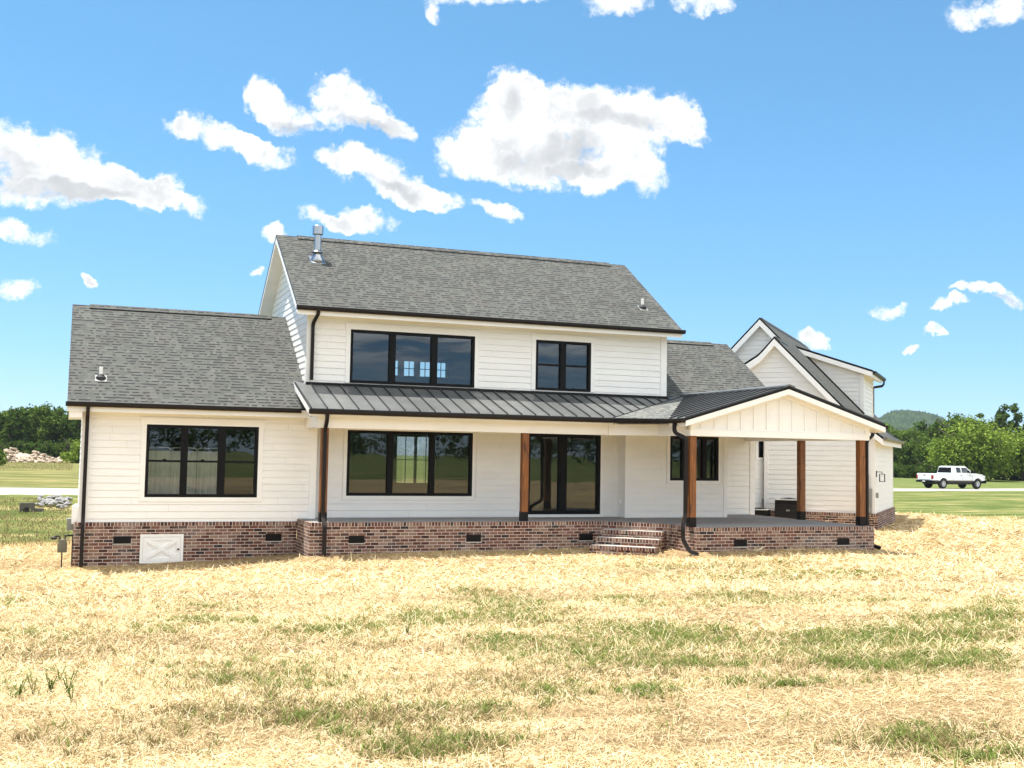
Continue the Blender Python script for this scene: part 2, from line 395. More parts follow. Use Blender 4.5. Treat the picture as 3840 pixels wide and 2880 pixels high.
LAP = 0.178
def lap_siding(mb, O, t, n, z0, z1, left, right, holes=(), phase=0.0, m=0, th=0.014):
    """horizontal lap boards on a wall: O origin, t along, n outward; left(z), right(z) give the outline"""
    O, t, n = np.array(O, float), np.array(t, float), np.array(n, float)
    lv = {z0, z1}
    k = math.ceil((z0 - phase) / LAP)
    while phase + k * LAP < z1: lv.add(phase + k * LAP); k += 1
    for h in holes: lv.add(h[2]); lv.add(h[3])
    lv = sorted(z for z in lv if z0 - 1e-6 <= z <= z1 + 1e-6)
    def P(sv, z, off): q = O + t * sv + n * off; return (q[0], q[1], z)
    for a, b in zip(lv, lv[1:]):
        if b - a < 2e-3: continue
        zm = (a + b) / 2; li = math.floor((zm - phase) / LAP); zb = phase + li * LAP
        oa, ob = th * (1 - (a - zb) / LAP) + 0.004, th * (1 - (b - zb) / LAP) + 0.004
        hs = sorted((h[0], h[1]) for h in holes if h[2] < zm < h[3])
        la, lb, ra, rb = left(a), left(b), right(a), right(b)
        if ra - la < 0.01 and rb - lb < 0.01: continue
        cur = (la, lb); iv = []
        for s0, s1 in hs:
            if s0 > cur[0] + 0.003: iv.append((cur, (s0, s0)))
            cur = (max(cur[0], s1), max(cur[1], s1))
        if ra > cur[0] + 0.003 or rb > cur[1] + 0.003: iv.append((cur, (ra, rb)))
        bt = b - 0.007 if abs((b - phase) / LAP - round((b - phase) / LAP)) < 1e-4 else b     # shadow gap under the next board
        for (xa, xb), (ya, yb) in iv:
            mb.face([P(xa, a, oa), P(ya, a, oa), P(yb, bt, ob), P(xb, bt, ob)], m)
            if abs(a - zb) < 1e-6: mb.face([P(xa, a, 0.0), P(ya, a, 0.0), P(ya, a, oa), P(xa, a, oa)], m)
def core(mb, O, t, n, s0, s1, z0, z1, holes=(), th=0.15, m=0, mi=1):
    """solid wall behind the boards with real openings; m outside and reveals, mi room side"""
    O, t, n = np.array(O, float), np.array(t, float), np.array(n, float)
    ss = sorted({s0, s1} | {h[i] for h in holes for i in (0, 1)}); zs = sorted({z0, z1} | {h[i] for h in holes for i in (2, 3)})
    def P(sv, z, off): q = O + t * sv + n * off; return (q[0], q[1], z)
    for a, b in zip(ss, ss[1:]):
        for c, d in zip(zs, zs[1:]):
            x, z = (a + b) / 2, (c + d) / 2
            if any(h[0] < x < h[1] and h[2] < z < h[3] for h in holes): continue
            mb.face([P(a, c, 0), P(b, c, 0), P(b, d, 0), P(a, d, 0)], m); mb.face([P(a, c, -th), P(a, d, -th), P(b, d, -th), P(b, c, -th)], mi)
    for h in list(holes) + [(s0, s1, z0, z1)]:
        a, b, c, d = h
        for q in (((a, c), (b, c)), ((b, c), (b, d)), ((b, d), (a, d)), ((a, d), (a, c))):
            mb.face([P(q[0][0], q[0][1], 0), P(q[1][0], q[1][1], 0), P(q[1][0], q[1][1], -th), P(q[0][0], q[0][1], -th)], m)
def wbox(mb, O, t, n, s0, s1, z0, z1, o0, o1, m=0):
    """box on a wall: along s0..s1, height z0..z1, from o0 to o1 outward"""
    O, t, n = Vector(O), Vector(t), Vector(n)
    def P(sv, z, off): q = O + t * sv + n * off; return (q.x, q.y, z)
    mb.hexa([P(s0, z0, o0), P(s1, z0, o0), P(s1, z0, o1), P(s0, z0, o1), P(s0, z1, o0), P(s1, z1, o0), P(s1, z1, o1), P(s0, z1, o1)], m)

def window(parent, O, t, n, rect, mulls, meet=(), cas=0.125, head=0.18, sill=True, muntin=None, latch=(), wf=0.078, name='window', pane_mat='glass', mat_frame='frame'):
    """black frame with mullions and meeting rails; children: pane, trim"""
    s0, s1, z0, z1 = rect
    f = MB()
    for a, b, c, d in ((s0, s1, z1 - wf, z1), (s0, s1, z0, z0 + wf), (s0, s0 + wf, z0 + wf, z1 - wf), (s1 - wf, s1, z0 + wf, z1 - wf)): wbox(f, O, t, n, a, b, c, d, -0.10, 0.030)
    for a, b in mulls: wbox(f, O, t, n, a, b, z0 + wf, z1 - wf, -0.10, 0.026)
    edges = [s0 + wf] + [x for ab in mulls for x in ab] + [s1 - wf]; bays = list(zip(edges[0::2], edges[1::2]))
    for bi, zc in meet:
        wbox(f, O, t, n, bays[bi][0], bays[bi][1], zc - 0.026, zc + 0.026, -0.085, 0.012)
    for bi, zc in latch:
        xm = (bays[bi][0] + bays[bi][1]) / 2; wbox(f, O, t, n, xm - 0.045, xm + 0.045, zc + 0.026, zc + 0.052, -0.06, -0.01)
    if muntin:
        for a, b in bays:
            for q in muntin[0]: x = a + (b - a) * q; wbox(f, O, t, n, x - .012, x + .012, z0 + wf, z1 - wf, -0.07, -0.03)
            for q in muntin[1]: z = z0 + (z1 - z0) * q; wbox(f, O, t, n, a, b, z - .012, z + .012, -0.068, -0.032)
    w = f.build(name, mat_frame, parent, bevel=0.004)
    g = MB(); Ov, tv, nv = Vector(O), Vector(t), Vector(n)
    for a, b in bays:
        q = [Ov + tv * x + nv * -0.05 for x in (a, b)]
        g.face([(q[0].x, q[0].y, z0 + wf), (q[1].x, q[1].y, z0 + wf), (q[1].x, q[1].y, z1 - wf), (q[0].x, q[0].y, z1 - wf)])
    pane = g.build('pane', pane_mat, w, fixn=False)
    if cas:
        c = MB()
        wbox(c, O, t, n, s0 - cas, s0, z0 - (0.11 if sill else 0), z1, -0.02, 0.030); wbox(c, O, t, n, s1, s1 + cas, z0 - (0.11 if sill else 0), z1, -0.02, 0.030)
        wbox(c, O, t, n, s0 - cas - 0.02, s1 + cas + 0.02, z1, z1 + head - 0.03, -0.02, 0.034); wbox(c, O, t, n, s0 - cas - 0.04, s1 + cas + 0.04, z1 + head - 0.03, z1 + head, -0.02, 0.052)
        if sill: wbox(c, O, t, n, s0, s1, z0 - 0.11, z0, -0.02, 0.032)
        c.build('trim', 'trim', w)
    return w
def hole(r, cas=0.125, head=0.18, sill=0.11): return (r[0] - cas, r[1] + cas, r[2] - sill, r[3] + head)

# ------------------------------------------------------------------ the house
house = thing('farmhouse', 'white lap sided farmhouse with grey shingle roofs, brick base and angled garage wing', 'house')
X1, N1 = (1, 0, 0), (0, -1, 0)
PH = 0.02
zl = lambda z: 0
W_LW = (1.71, 4.52, 0.555, 2.400); W_U1 = (6.985, 10.62, 3.69, 5.170); W_U2 = (12.515, 14.305, 3.705, 5.182)
W_LO = (6.972, 10.612, 0.595, 2.394); W_DR = (12.295, 14.665, 0.080, 2.435); W_NK = (16.71, 18.40, 1.11, 2.448)
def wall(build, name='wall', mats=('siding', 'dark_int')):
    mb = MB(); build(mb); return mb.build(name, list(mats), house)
def cst(v): return lambda z: v
# left wing: front, left gable
wall(lambda b: (lap_siding(b, (0, 29.85, 0), X1, N1, -0.07, 2.80, cst(0.38), cst(5.89), [hole(W_LW)], PH), core(b, (0, 29.85, 0), X1, N1, 0.20, 6.07, -0.07, 2.95, [W_LW])))
GL = lambda z: max(29.85, 33.64 - (5.70 - z) / 0.682)
GRt = lambda z: min(37.4, 33.64 + (5.70 - z) / 0.682)
def gable_core(b, x, y0, y1, z0, ze, zr, th):
    poly = [(x, y0, z0), (x, y1, z0), (x, y1, ze), (x, 33.64, zr), (x, y0, ze)]; b.prism(poly, (th, 0, 0), 0, mside=0)
wall(lambda b: (lap_siding(b, (0.20, 0, 0), (0, 1, 0), (-1, 0, 0), -0.07, 5.68, lambda z: max(30.0, GL(z)), GRt, [], PH), gable_core(b, 0.2, 29.99, 37.25, -0.07, 2.95, 5.62, 0.12)))
# main lower wall behind the porch, upper storey front
wall(lambda b: (lap_siding(b, (0, 30.2, 0), X1, N1, 0.0, 2.72, cst(5.8), cst(15.1), [hole(W_LO), (W_DR[0] - .1, W_DR[1] + .1, -0.1, W_DR[3] + .12)], PH), core(b, (0, 30.2, 0), X1, N1, 6.07, 15.23, -0.05, 3.2, [W_LO, (W_DR[0], W_DR[1], 0.0, W_DR[3])])))
wall(lambda b: (lap_siding(b, (0, 30.2, 0), X1, N1, 3.66, 5.56, cst(5.98), cst(16.67), [hole(W_U1, sill=0.0), hole(W_U2, sill=0.0)], 3.72), core(b, (0, 30.2, 0), X1, N1, 5.80, 16.85, 3.2, 5.80, [W_U1, W_U2])))
UL = lambda z: max(30.21, 33.64 - (8.18 - z) / 0.667)
UR = lambda z: min(37.1, 33.64 + (8.18 - z) / 0.667)
wall(lambda b: (lap_siding(b, (5.80, 0, 0), (0, 1, 0), (-1, 0, 0), 3.45, 8.14, UL, UR, [], 3.72), gable_core(b, 5.80, 30.36, 36.95, 2.9, 5.80, 8.08, 0.12)))
wall(lambda b: (lap_siding(b, (16.85, 0, 0), (0, 1, 0), (1, 0, 0), 3.45, 8.14, UL, UR, [], 3.72), gable_core(b, 16.85, 30.36, 36.95, 2.9, 5.80, 8.08, -0.12)))
# nook with the small window, recess, right end
wall(lambda b: (lap_siding(b, (15.23, 0, 0), (0, 1, 0), (-1, 0, 0), 0.0, 2.72, cst(29.66), cst(30.13), [], PH), core(b, (15.23, 0, 0), (0, 1, 0), (-1, 0, 0), 29.81, 30.34, -0.05, 2.95, [])))
wall(lambda b: (lap_siding(b, (0, 29.65, 0), X1, N1, 0.0, 2.72, cst(15.41), cst(18.59), [hole(W_NK)], PH), core(b, (0, 29.65, 0), X1, N1, 15.23, 18.69, -0.05, 2.95, [W_NK])))
wall(lambda b: (lap_siding(b, (18.69, 0, 0), (0, 1, 0), (1, 0, 0), 0.0, 2.72, cst(29.66), cst(31.2), [], PH), core(b, (18.69, 0, 0), (0, 1, 0), (1, 0, 0), 29.81, 31.35, -0.05, 2.95, [])))
wall(lambda b: (lap_siding(b, (0, 31.2, 0), X1, N1, 0.0, 2.72, cst(18.70), cst(20.55), [], PH), core(b, (0, 31.2, 0), X1, N1, 18.85, 20.70, -0.05, 2.95, [])))
def rr_end(b):
    poly = [(20.70, 31.35, -0.8), (20.70, 37.25, -0.8), (20.70, 37.25, 3.2), (20.70, 33.64, 5.62), (20.70, 31.35, 4.1)]
    b.prism(poly, (-0.12, 0, 0)); lap_siding(b, (20.70, 0, 0), (0, 1, 0), (1, 0, 0), -0.1, 5.6, lambda z: max(31.2, 33.64 - (5.66 - z) / .682), lambda z: min(37.1, 33.64 + (5.66 - z) / .682), [], PH)
wall(rr_end)
# rear walls with the windows one sees through the rooms
RW = [(9.86, 10.29, 4.42, 4.99), (10.43, 10.866, 4.42, 4.99), (11.003, 11.44, 4.42, 4.99), (11.58, 12.01, 4.42, 4.99)]
RD = (10.22, 11.72, 0.72, 2.42)
wall(lambda b: (core(b, (0, 37.1, 0), (-1, 0, 0), (0, 1, 0), -20.58, -0.32, -0.8, 3.2, [(-RD[1], -RD[0], RD[2], RD[3])], m=0), core(b, (0, 37.1, 0), (-1, 0, 0), (0, 1, 0), -16.73, -5.92, 3.2, 5.80, [(-r[1], -r[0], r[2], r[3]) for r in RW])))
for r in RW: window(house, (0, 37.1, 0), (-1, 0, 0), (0, 1, 0), (-r[1], -r[0], r[2], r[3]), [], cas=0, muntin=([0.5], [0.5]), wf=0.03)
window(house, (0, 37.1, 0), (-1, 0, 0), (0, 1, 0), (-RD[1], -RD[0], RD[2], RD[3]), [(-10.99, -10.91)], cas=0, muntin=([0.5], [0.5]), wf=0.06, pane_mat='rear_glass')
# rooms
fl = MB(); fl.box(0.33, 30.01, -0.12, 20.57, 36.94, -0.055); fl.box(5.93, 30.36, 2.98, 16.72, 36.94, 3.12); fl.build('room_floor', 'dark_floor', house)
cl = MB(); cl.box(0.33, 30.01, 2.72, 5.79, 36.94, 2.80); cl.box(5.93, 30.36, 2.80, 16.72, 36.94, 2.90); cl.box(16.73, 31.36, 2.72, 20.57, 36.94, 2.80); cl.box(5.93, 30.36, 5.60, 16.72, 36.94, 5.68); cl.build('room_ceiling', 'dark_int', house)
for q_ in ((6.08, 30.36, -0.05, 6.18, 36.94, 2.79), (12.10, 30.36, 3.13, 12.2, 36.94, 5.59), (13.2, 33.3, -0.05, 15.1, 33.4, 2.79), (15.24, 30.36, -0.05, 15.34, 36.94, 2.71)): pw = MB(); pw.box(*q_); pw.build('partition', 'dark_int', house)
# front windows and the sliding door
def mid(a, b, w=0.17): return [(a, b)]
window(house, (0, 29.85, 0), X1, N1, W_LW, [(2.565, 2.738), (3.495, 3.683)], meet=[(0, 1.475), (1, 1.475), (2, 1.475)], latch=[(0, 1.475), (1, 1.475)])
window(house, (0, 30.2, 0), X1, N1, W_U1, [(8.097, 8.279), (9.32, 9.502)], sill=False)
window(house, (0, 30.2, 0), X1, N1, W_U2, [(13.31, 13.49)], meet=[(0, 4.46), (1, 4.46)], sill=False)
window(house, (0, 30.2, 0), X1, N1, W_LO, [(8.113, 8.279), (9.328, 9.49)], cas=0.09, head=0.13)
window(house, (0, 29.65, 0), X1, N1, W_NK, [(17.125, 17.265), (17.846, 17.985)], cas=0.10, head=0.12)
dw = window(house, (0, 30.2, 0), X1, N1, W_DR, [(13.314, 13.57)], cas=0.09, head=0.11, sill=False, name='sliding_door', wf=0.10)
hm = MB(); wbox(hm, (0, 30.2, 0), X1, N1, 13.36, 13.395, 0.95, 1.25, 0.026, 0.07); hm.build('handle', 'black', dw)
sl = MB(); wbox(sl, (0, 30.2, 0), X1, N1, 12.2, 14.76, -0.002, 0.075, -0.05, 0.06); sl.build('sill', 'trim', dw)
# corner boards, friezes, ledges
def cb(O, t, n, s0, s1, z0, z1, o=0.03, name='corner_board'): tb = MB(); wbox(tb, O, t, n, s0, s1, z0, z1, -0.03, o); tb.build(name, 'trim', house)
cb((0, 29.85, 0), X1, N1, 0.17, 0.38, -0.085, 2.80); cb((0.20, 0, 0), (0, 1, 0), (-1, 0, 0), 29.853, 30.0, -0.085, 2.80, 0.027)
cb((0, 29.85, 0), X1, N1, 5.89, 6.07, -0.05, 2.80)
cb((0, 30.2, 0), X1, N1, 5.775, 5.98, 3.66, 5.56); cb((5.80, 0, 0), (0, 1, 0), (-1, 0, 0), 30.203, 30.36, 3.40, 5.56, 0.022)
cb((0, 30.2, 0), X1, N1, 16.67, 16.875, 3.66, 5.56)
cb((0, 30.2, 0), X1, N1, 15.1, 15.226, 0.0, 2.72, 0.02); cb((15.23, 0, 0), (0, 1, 0), (-1, 0, 0), 30.13, 30.175, 0.0, 2.72, 0.018)
cb((0, 29.65, 0), X1, N1, 15.205, 15.41, 0.0, 2.72); cb((0, 29.65, 0), X1, N1, 18.59, 18.715, 0.0, 2.72)
cb((0, 31.2, 0), X1, N1, 20.55, 20.73, -0.05, 2.72)
cb((0, 30.2, 0), X1, N1, 5.985, 16.665, 5.42, 5.56, 0.024, 'frieze_board'); cb((0, 29.85, 0), X1, N1, 0.385, 5.885, 2.62, 2.80, 0.024, 'frieze_board')
# ------------------------------------------------------------------ roofs
def roof(poly, mat, top=0.045, fas=0.19, inset=0.0, T=None, fascia=True, name='roof', edge='black', ribs=()):
    """sloping slab: covering with dark metal edge, white fascia board below it"""
    top = 0.085 if T else top
    r = MB(T); r.prism(poly, (0, 0, -top), 1, mtop=0, mside=1)
    for a, b in ribs: r.beam(a, b, 0.022, 0.042, m=2)
    o = r.build(name, [mat, edge, 'seam'], house)
    if fascia:
        c = Vector((0, 0, 0))
        for p in poly: c += Vector(p)
        c /= len(poly); q = []
        for p in poly:
            d = Vector((c.x - p[0], c.y - p[1], 0)); e = Vector(p); 
            q.append(Vector(p) + Vector((max(-inset, min(inset, d.x)), max(-inset, min(inset, d.y)), 0)))
        # keep the inset ring on the slab's plane
        n = (Vector(poly[1]) - Vector(poly[0])).cross(Vector(poly[2]) - Vector(poly[1]))
        q = [(v.x, v.y, poly[0][2] - (n.x * (v.x - poly[0][0]) + n.y * (v.y - poly[0][1])) / n.z - top - 0.003) for v in q]
        f = MB(T); f.prism(q, (0, 0, -fas), 0); f.build('fascia', 'trim', o)
    return o
def ridge_vent(a, b, T=None):
    m = MB(); a, b = Vector(a), Vector(b)
    for sgn in (-1, 1):
        p = [(a.x, a.y, a.z + .035), (b.x, b.y, b.z + .035), (b.x, b.y + sgn * .20, b.z + .035 - .133), (a.x, a.y + sgn * .20, a.z + .035 - .133)]
        m.prism(p, (0, 0, -0.055), 1, mtop=0, mside=1)
    m.build('ridge_vent', ['shingle', 'black'], house)
ZR = 8.29; ZM = 5.81
roof([(5.42, 29.72, 5.68), (17.16, 29.72, 5.68), (17.16, 33.64, ZR), (5.42, 33.64, ZR)], 'shingle', 0.075, 0.16)
roof([(17.16, 37.56, 5.68), (5.42, 37.56, 5.68), (5.42, 33.64, ZR), (17.16, 33.64, ZR)], 'shingle', 0.13, 0.10)
roof([(-0.19, 29.38, 2.905), (5.775, 29.38, 2.905), (5.775, 33.64, ZM), (-0.19, 33.64, ZM)], 'shingle')
roof([(5.775, 37.9, 2.905), (-0.19, 37.9, 2.905), (-0.19, 33.64, ZM), (5.775, 33.64, ZM)], 'shingle')
roof([(16.875, 30.10, 3.396), (21.2, 30.10, 3.396), (21.2, 33.64, ZM), (16.875, 33.64, ZM)], 'shingle')
roof([(21.2, 37.9, 2.905), (16.875, 37.9, 2.905), (16.875, 33.64, ZM), (21.2, 33.64, ZM)], 'shingle')
ridge_vent((6.05, 33.64, ZR), (16.56, 33.64, ZR)); ridge_vent((0.27, 33.64, ZM), (5.34, 33.64, ZM)); ridge_vent((16.9, 33.64, ZM), (20.55, 33.64, ZM))
sb = MB(); sb.box(-0.13, 29.42, 2.515, 0.165, 29.84, 2.74); sb.build('eave_return', 'trim', house)
sf = MB(); sf.box(0.17, 29.45, 2.74, 5.75, 29.83, 2.76); sf.box(5.45, 29.76, 5.53, 17.12, 30.18, 5.55); sf.build('soffit', 'trim', house)
# flashing under the upper windows
fb2 = MB(); fb2.box(5.78, 30.10, 3.585, 16.88, 30.197, 3.665); fb2.build('flashing', 'black', house)

# porch roof: standing seam slope, gable, pale valley piece on the clipped corner
SL = 0.324
A_ = (13.93, 27.88, 2.865); B_ = (14.63, 26.0, 2.812); C_ = (17.78, 30.58, 3.745)
def zm(y): return 2.865 + SL * (y - 27.88)
def porch_ribs():
    x, out = 5.50, []
    while x < 17.0:
        ya = 27.87
        if x > A_[0]: ya = A_[1] + (x - A_[0]) * (C_[1] - A_[1]) / (C_[0] - A_[0])
        if 30.2 - ya > 0.1: out.append(((x, ya, zm(ya) + .017), (x, 30.2, zm(30.2) + .017)))
        x += 0.406
    return out
por = roof([(5.47, 27.88, 2.865), A_, (17.0, 30.2, zm(30.2)), (5.8, 30.2, zm(30.2)), (5.5, 30.5, zm(30.5))], 'metal_roof', 0.03, 0.16, edge='seam', ribs=porch_ribs())
tri = MB(); tri.prism([A_, C_, (17.0, 30.2, zm(30.2))], (0, 0, -0.03), 0); tri.prism([A_, B_, C_], (0, 0, -0.03), 1)
tri.build('valley_roof', ['metal_roof', 'shingle_pale'], house)
vl = MB(); vl.beam((A_[0], A_[1], A_[2] + .012), (17.78, 30.58, 3.757), 0.035, 0.02); vl.build('valley_edge', 'seam', house)
gl = 0.297; gx0, gxr, gx1 = 14.63, 17.78, 20.97; gz0, gzr, gz1 = 2.812, 3.745, 2.800
gs = 0.93
rl = []; y = 25.16
while y < 30.4:
    xa = gx0 if y < 26.0 else gx0 + (y - 26.0) * (gxr - gx0) / 4.58
    rl.append(((xa, y, gz0 + (xa - gx0) * gl + .017), (gxr, y, gzr + .017))); y += 0.406
gL = roof([(gx0, 25.13, gz0), (gxr, 25.13, gzr), (gxr, 30.58, gzr), (gx0, 26.0, gz0)][::-1], 'metal_roof', 0.07, 0.14, edge='black', ribs=rl)
gR = roof([(gxr, 25.13, gzr), (gx1, 25.13, gz1), (gx1, 31.15, gz1), (gxr, 31.15, gzr)], 'metal_roof', 0.07, 0.14, edge='black', ribs=[((gxr, 25.16 + .406 * k, gzr + .017), (gx1, 25.16 + .406 * k, gz1 + .017)) for k in range(15)])
rc = MB()
for sgn, sl in ((-1, gl), (1, 0.296)):
    rc.prism([(gxr, 25.10, gzr + .06), (gxr, 30.7, gzr + .06), (gxr + sgn * .17, 30.7, gzr + .06 - .17 * sl), (gxr + sgn * .17, 25.10, gzr + .06 - .17 * sl)], (0, 0, -0.045), 0)
rc.build('ridge_cap', 'metal_roof', house)
# gable board and batten panel and the beams
gp = MB(); zb = lambda x: (gz0 + (x - gx0) * gl if x < gxr else gzr - (x - gxr) * 0.296) - 0.20
gp.prism([(14.92, 25.40, 2.53), (20.59, 25.40, 2.53), (20.59, 25.40, zb(20.59)), (gxr, 25.40, zb(gxr)), (14.92, 25.40, zb(14.92))], (0, 0.08, 0), 0)
x = 15.24
while x < 20.45:
    gp.box(x - .02, 25.372, 2.54, x + .02, 25.40, zb(x) + .02, 0); x += 0.4047
gp.build('gable_panel', 'siding', house)
gt = MB(); gt.box(14.905, 25.355, 2.53, 15.05, 25.398, zb(14.95)); gt.box(20.46, 25.355, 2.53, 20.605, 25.398, zb(20.6) + .02)
gt.box(15.05, 25.36, 2.53, 20.46, 25.398, 2.56)
for x0, x1 in ((15.05, gxr), (gxr, 20.46)):
    gt.prism([(x0, 25.362, zb(x0) - .10), (x1, 25.362, zb(x1) - .10), (x1, 25.362, zb(x1) + .02), (x0, 25.362, zb(x0) + .02)], (0, 0.035, 0), 0)
gt.build('gable_trim', 'trim', house)
bm_ = MB(); bm_.box(5.75, 28.2, 2.387, 13.93, 28.44, 2.70); bm_.box(5.75, 28.445, 2.40, 5.98, 29.80, 2.70)
bm_.hexa([(13.935, 28.2, 2.387), (15.02, 27.1, 2.387), (15.12, 27.27, 2.387), (13.99, 28.42, 2.387), (13.935, 28.2, 2.70), (15.02, 27.1, 2.70), (15.12, 27.27, 2.70), (13.99, 28.42, 2.70)])
bm_.box(14.905, 25.6, 2.375, 15.12, 27.09, 2.68); bm_.box(14.90, 25.36, 2.362, 20.61, 25.595, 2.528); bm_.box(20.38, 25.60, 2.372, 20.605, 31.18, 2.66)
bm_.build('porch_beam', 'trim', house, bevel=0.006)
pc = MB(); pc.face([(5.76, 28.45, 2.715), (13.9, 28.45, 2.715), (15.1, 27.1, 2.715), (15.1, 25.5, 2.68), (20.6, 25.5, 2.68), (20.6, 31.19, 2.715), (5.76, 31.19, 2.715)]); pc.build('porch_ceiling', 'trim', house)

# gutters and downspouts
GP = [(-.065, -.062), (.03, -.062), (.062, -.01), (.062, .052), (-.065, .052)]
def gutter(path, mat='gutter', name='gutter'): g = MB(); g.sweep(path, [(x, y) for x, y in GP]); return g.build(name, mat, house)
gutter([(-0.225, 29.31, 2.845), (5.52, 29.31, 2.845)]); gutter([(5.385, 29.66, 5.622), (17.21, 29.66, 5.622)])
gutter([(5.44, 27.82, 2.785), (13.90, 27.82, 2.785), (14.56, 25.98, 2.752), (14.56, 25.14, 2.752)])
gutter([(21.04, 25.17, 2.735), (21.04, 31.1, 2.735)])
DP = [(-.045, -.033), (.045, -.033), (.045, .033), (-.045, .033)]
def spout(path, up=(0, 1, 0)):
    P_ = [Vector(p) for p in path]; out = [P_[0]]
    for i in range(1, len(P_) - 1):                      # round the elbows
        a, b, c = P_[i - 1], P_[i], P_[i + 1]; r = min(.10, (a - b).length * .45, (c - b).length * .45)
        p0 = b + (a - b).normalized() * r; p2 = b + (c - b).normalized() * r
        for k in range(5): t_ = k / 4; out.append(p0 * (1 - t_) ** 2 + b * 2 * t_ * (1 - t_) + p2 * t_ * t_)
    out.append(P_[-1])
    d = MB(); d.sweep(out, DP, up=up); return d.build('downspout', 'gutter', house)
spout([(0.29, 29.31, 2.80), (0.29, 29.31, 2.70), (0.29, 29.74, 2.52), (0.285, 29.74, 0.05), (0.285, 29.66, -0.12), (0.285, 29.66, -1.22)])
spout([(5.97, 29.66, 5.60), (5.97, 29.68, 5.48), (5.92, 30.10, 5.26), (5.92, 30.10, 3.72)])
spout([(5.90, 27.82, 2.75), (5.90, 27.84, 2.60), (5.93, 28.17, 2.36), (5.93, 28.17, 0.10), (5.93, 27.90, -0.06), (5.93, 27.90, -0.86)])
spout([(14.56, 25.6, 2.70), (14.56, 25.6, 2.44), (14.83, 25.47, 2.30), (14.83, 25.47, 0.30), (14.56, 25.12, 0.06), (14.56, 25.12, -0.30), (14.70, 25.0, -0.60), (14.86, 24.85, -0.66)])
spout([(21.04, 25.75, 2.70), (21.04, 25.75, 2.50), (20.70, 25.6, 2.34), (20.70, 25.6, 0.10), (20.80, 25.5, -0.55), (21.0, 25.4, -0.62)], up=(1, 0, 0))

# porch slab, posts, brick base
def posts(x0, y0, zt):
    p = MB(); p.box(x0, y0, 0.0, x0 + .185, y0 + .185, zt); o = p.build('post', 'wood', house, bevel=0.006)
    b = MB(); b.box(x0 - .004, y0 - .004, 0.002, x0 + .189, y0 + .189, 0.25); b.build('post_base', 'black', o, bevel=0.003)
posts(5.86, 28.24, 2.387); posts(11.375, 28.24, 2.387); posts(14.925, 25.40, 2.362); posts(20.315, 25.40, 2.362); posts(20.40, 28.25, 2.372)
OUT = [(5.58, 28.0), (13.6, 28.0), (15.0, 26.6), (15.0, 25.15), (20.58, 25.15), (20.58, 31.2)]
sl_ = MB()
poly = [(5.62, 28.04), (13.615, 28.04), (15.04, 26.615), (15.04, 25.19), (20.54, 25.19), (20.54, 31.19), (18.70, 31.19), (18.70, 29.64), (15.22, 29.64), (15.22, 30.19), (6.08, 30.19), (6.08, 29.84), (5.62, 29.84)]
sl_.prism([(a, b, -0.003) for a, b in poly], (0, 0, -0.15)); sl_.build('porch_floor', 'concrete', house)
def brick_run(path, ztop, zbot=-1.7, th=0.11, row=0.095, mat='brick', name='brick_base', cap=None):
    """brick veneer along a plan polyline, outer face on the path, body to its left side"""
    b = MB(); P_ = [Vector((p[0], p[1])) for p in path]; n = len(P_)
    offs = []
    for i in range(n):
        ds = []
        if i > 0: ds.append((P_[i] - P_[i - 1]).normalized())
        if i < n - 1: ds.append((P_[i + 1] - P_[i]).normalized())
        ns = [Vector((-d.y, d.x)) for d in ds]; s = sum(ns, Vector((0, 0))); s.normalize(); offs.append(P_[i] + s * (th / max(0.4, s.dot(ns[0]))))
    for i in range(n - 1):
        a, c, d, e = P_[i], P_[i + 1], offs[i + 1], offs[i]
        for z0, z1, m in ((zbot, ztop - row, 0), (ztop - row, ztop, 1)):
            b.face([(a.x, a.y, z0), (c.x, c.y, z0), (c.x, c.y, z1), (a.x, a.y, z1)], m)
        b.face([(a.x, a.y, ztop), (c.x, c.y, ztop), (d.x, d.y, ztop), (e.x, e.y, ztop)], 1)
        b.face([(e.x, e.y, zbot), (d.x, d.y, zbot), (d.x, d.y, ztop), (e.x, e.y, ztop)], 0)
    for i in (0, n - 1):
        a, e = P_[i], offs[i]; b.face([(a.x, a.y, zbot), (e.x, e.y, zbot), (e.x, e.y, ztop), (a.x, a.y, ztop)], 0)
    return b.build(name, [mat, 'rowlock'], house)
brick_run([(5.58, 29.74)] + OUT + [], 0.0)
brick_run([(0.075, 37.3), (0.075, 29.76), (5.575, 29.76)], -0.072, mat='brick_low')
def vent(x, y, z0, z1, wd):
    v = MB(); v.box(x, y - .012, z0, x + wd, y + .05, z1)
    o = v.build('foundation_vent', 'black', house); l = MB()
    k = z0 + .03
    while k < z1 - .02: l.box(x + .02, y - .020, k, x + wd - .02, y - .011, k + .008); k += .03
    l.build('louvre', 'frame', o)
    s = MB(); s.box(x - .02, y - .03, z0 - .028, x + wd + .02, y - .001, z0 - .004); s.build('sill', 'tread', o)
vent(1.012, 29.76, -.598, -.413, .415); vent(4.77, 29.76, -.575, -.39, .41)
for x in (6.57, 9.715, 12.985): vent(x, 28.0, -.515, -.33, .405)
for x in (16.10, 19.355): vent(x, 25.15, -.495, -.31, .39)
cd = MB(); O_, y0 = (0, 29.76, 0), 29.76
for a, b, c, d in ((1.65, 2.70, -.44, -.375), (1.65, 2.70, -1.10, -1.055), (1.65, 1.715, -1.055, -.44), (2.635, 2.70, -1.055, -.44)): wbox(cd, O_, X1, N1, a, b, c, d, -.04, .03)
cdo = cd.build('crawl_space_door', 'white_panel', house)
pn = MB(); wbox(pn, O_, X1, N1, 1.72, 2.63, -1.05, -.445, -.03, .006)
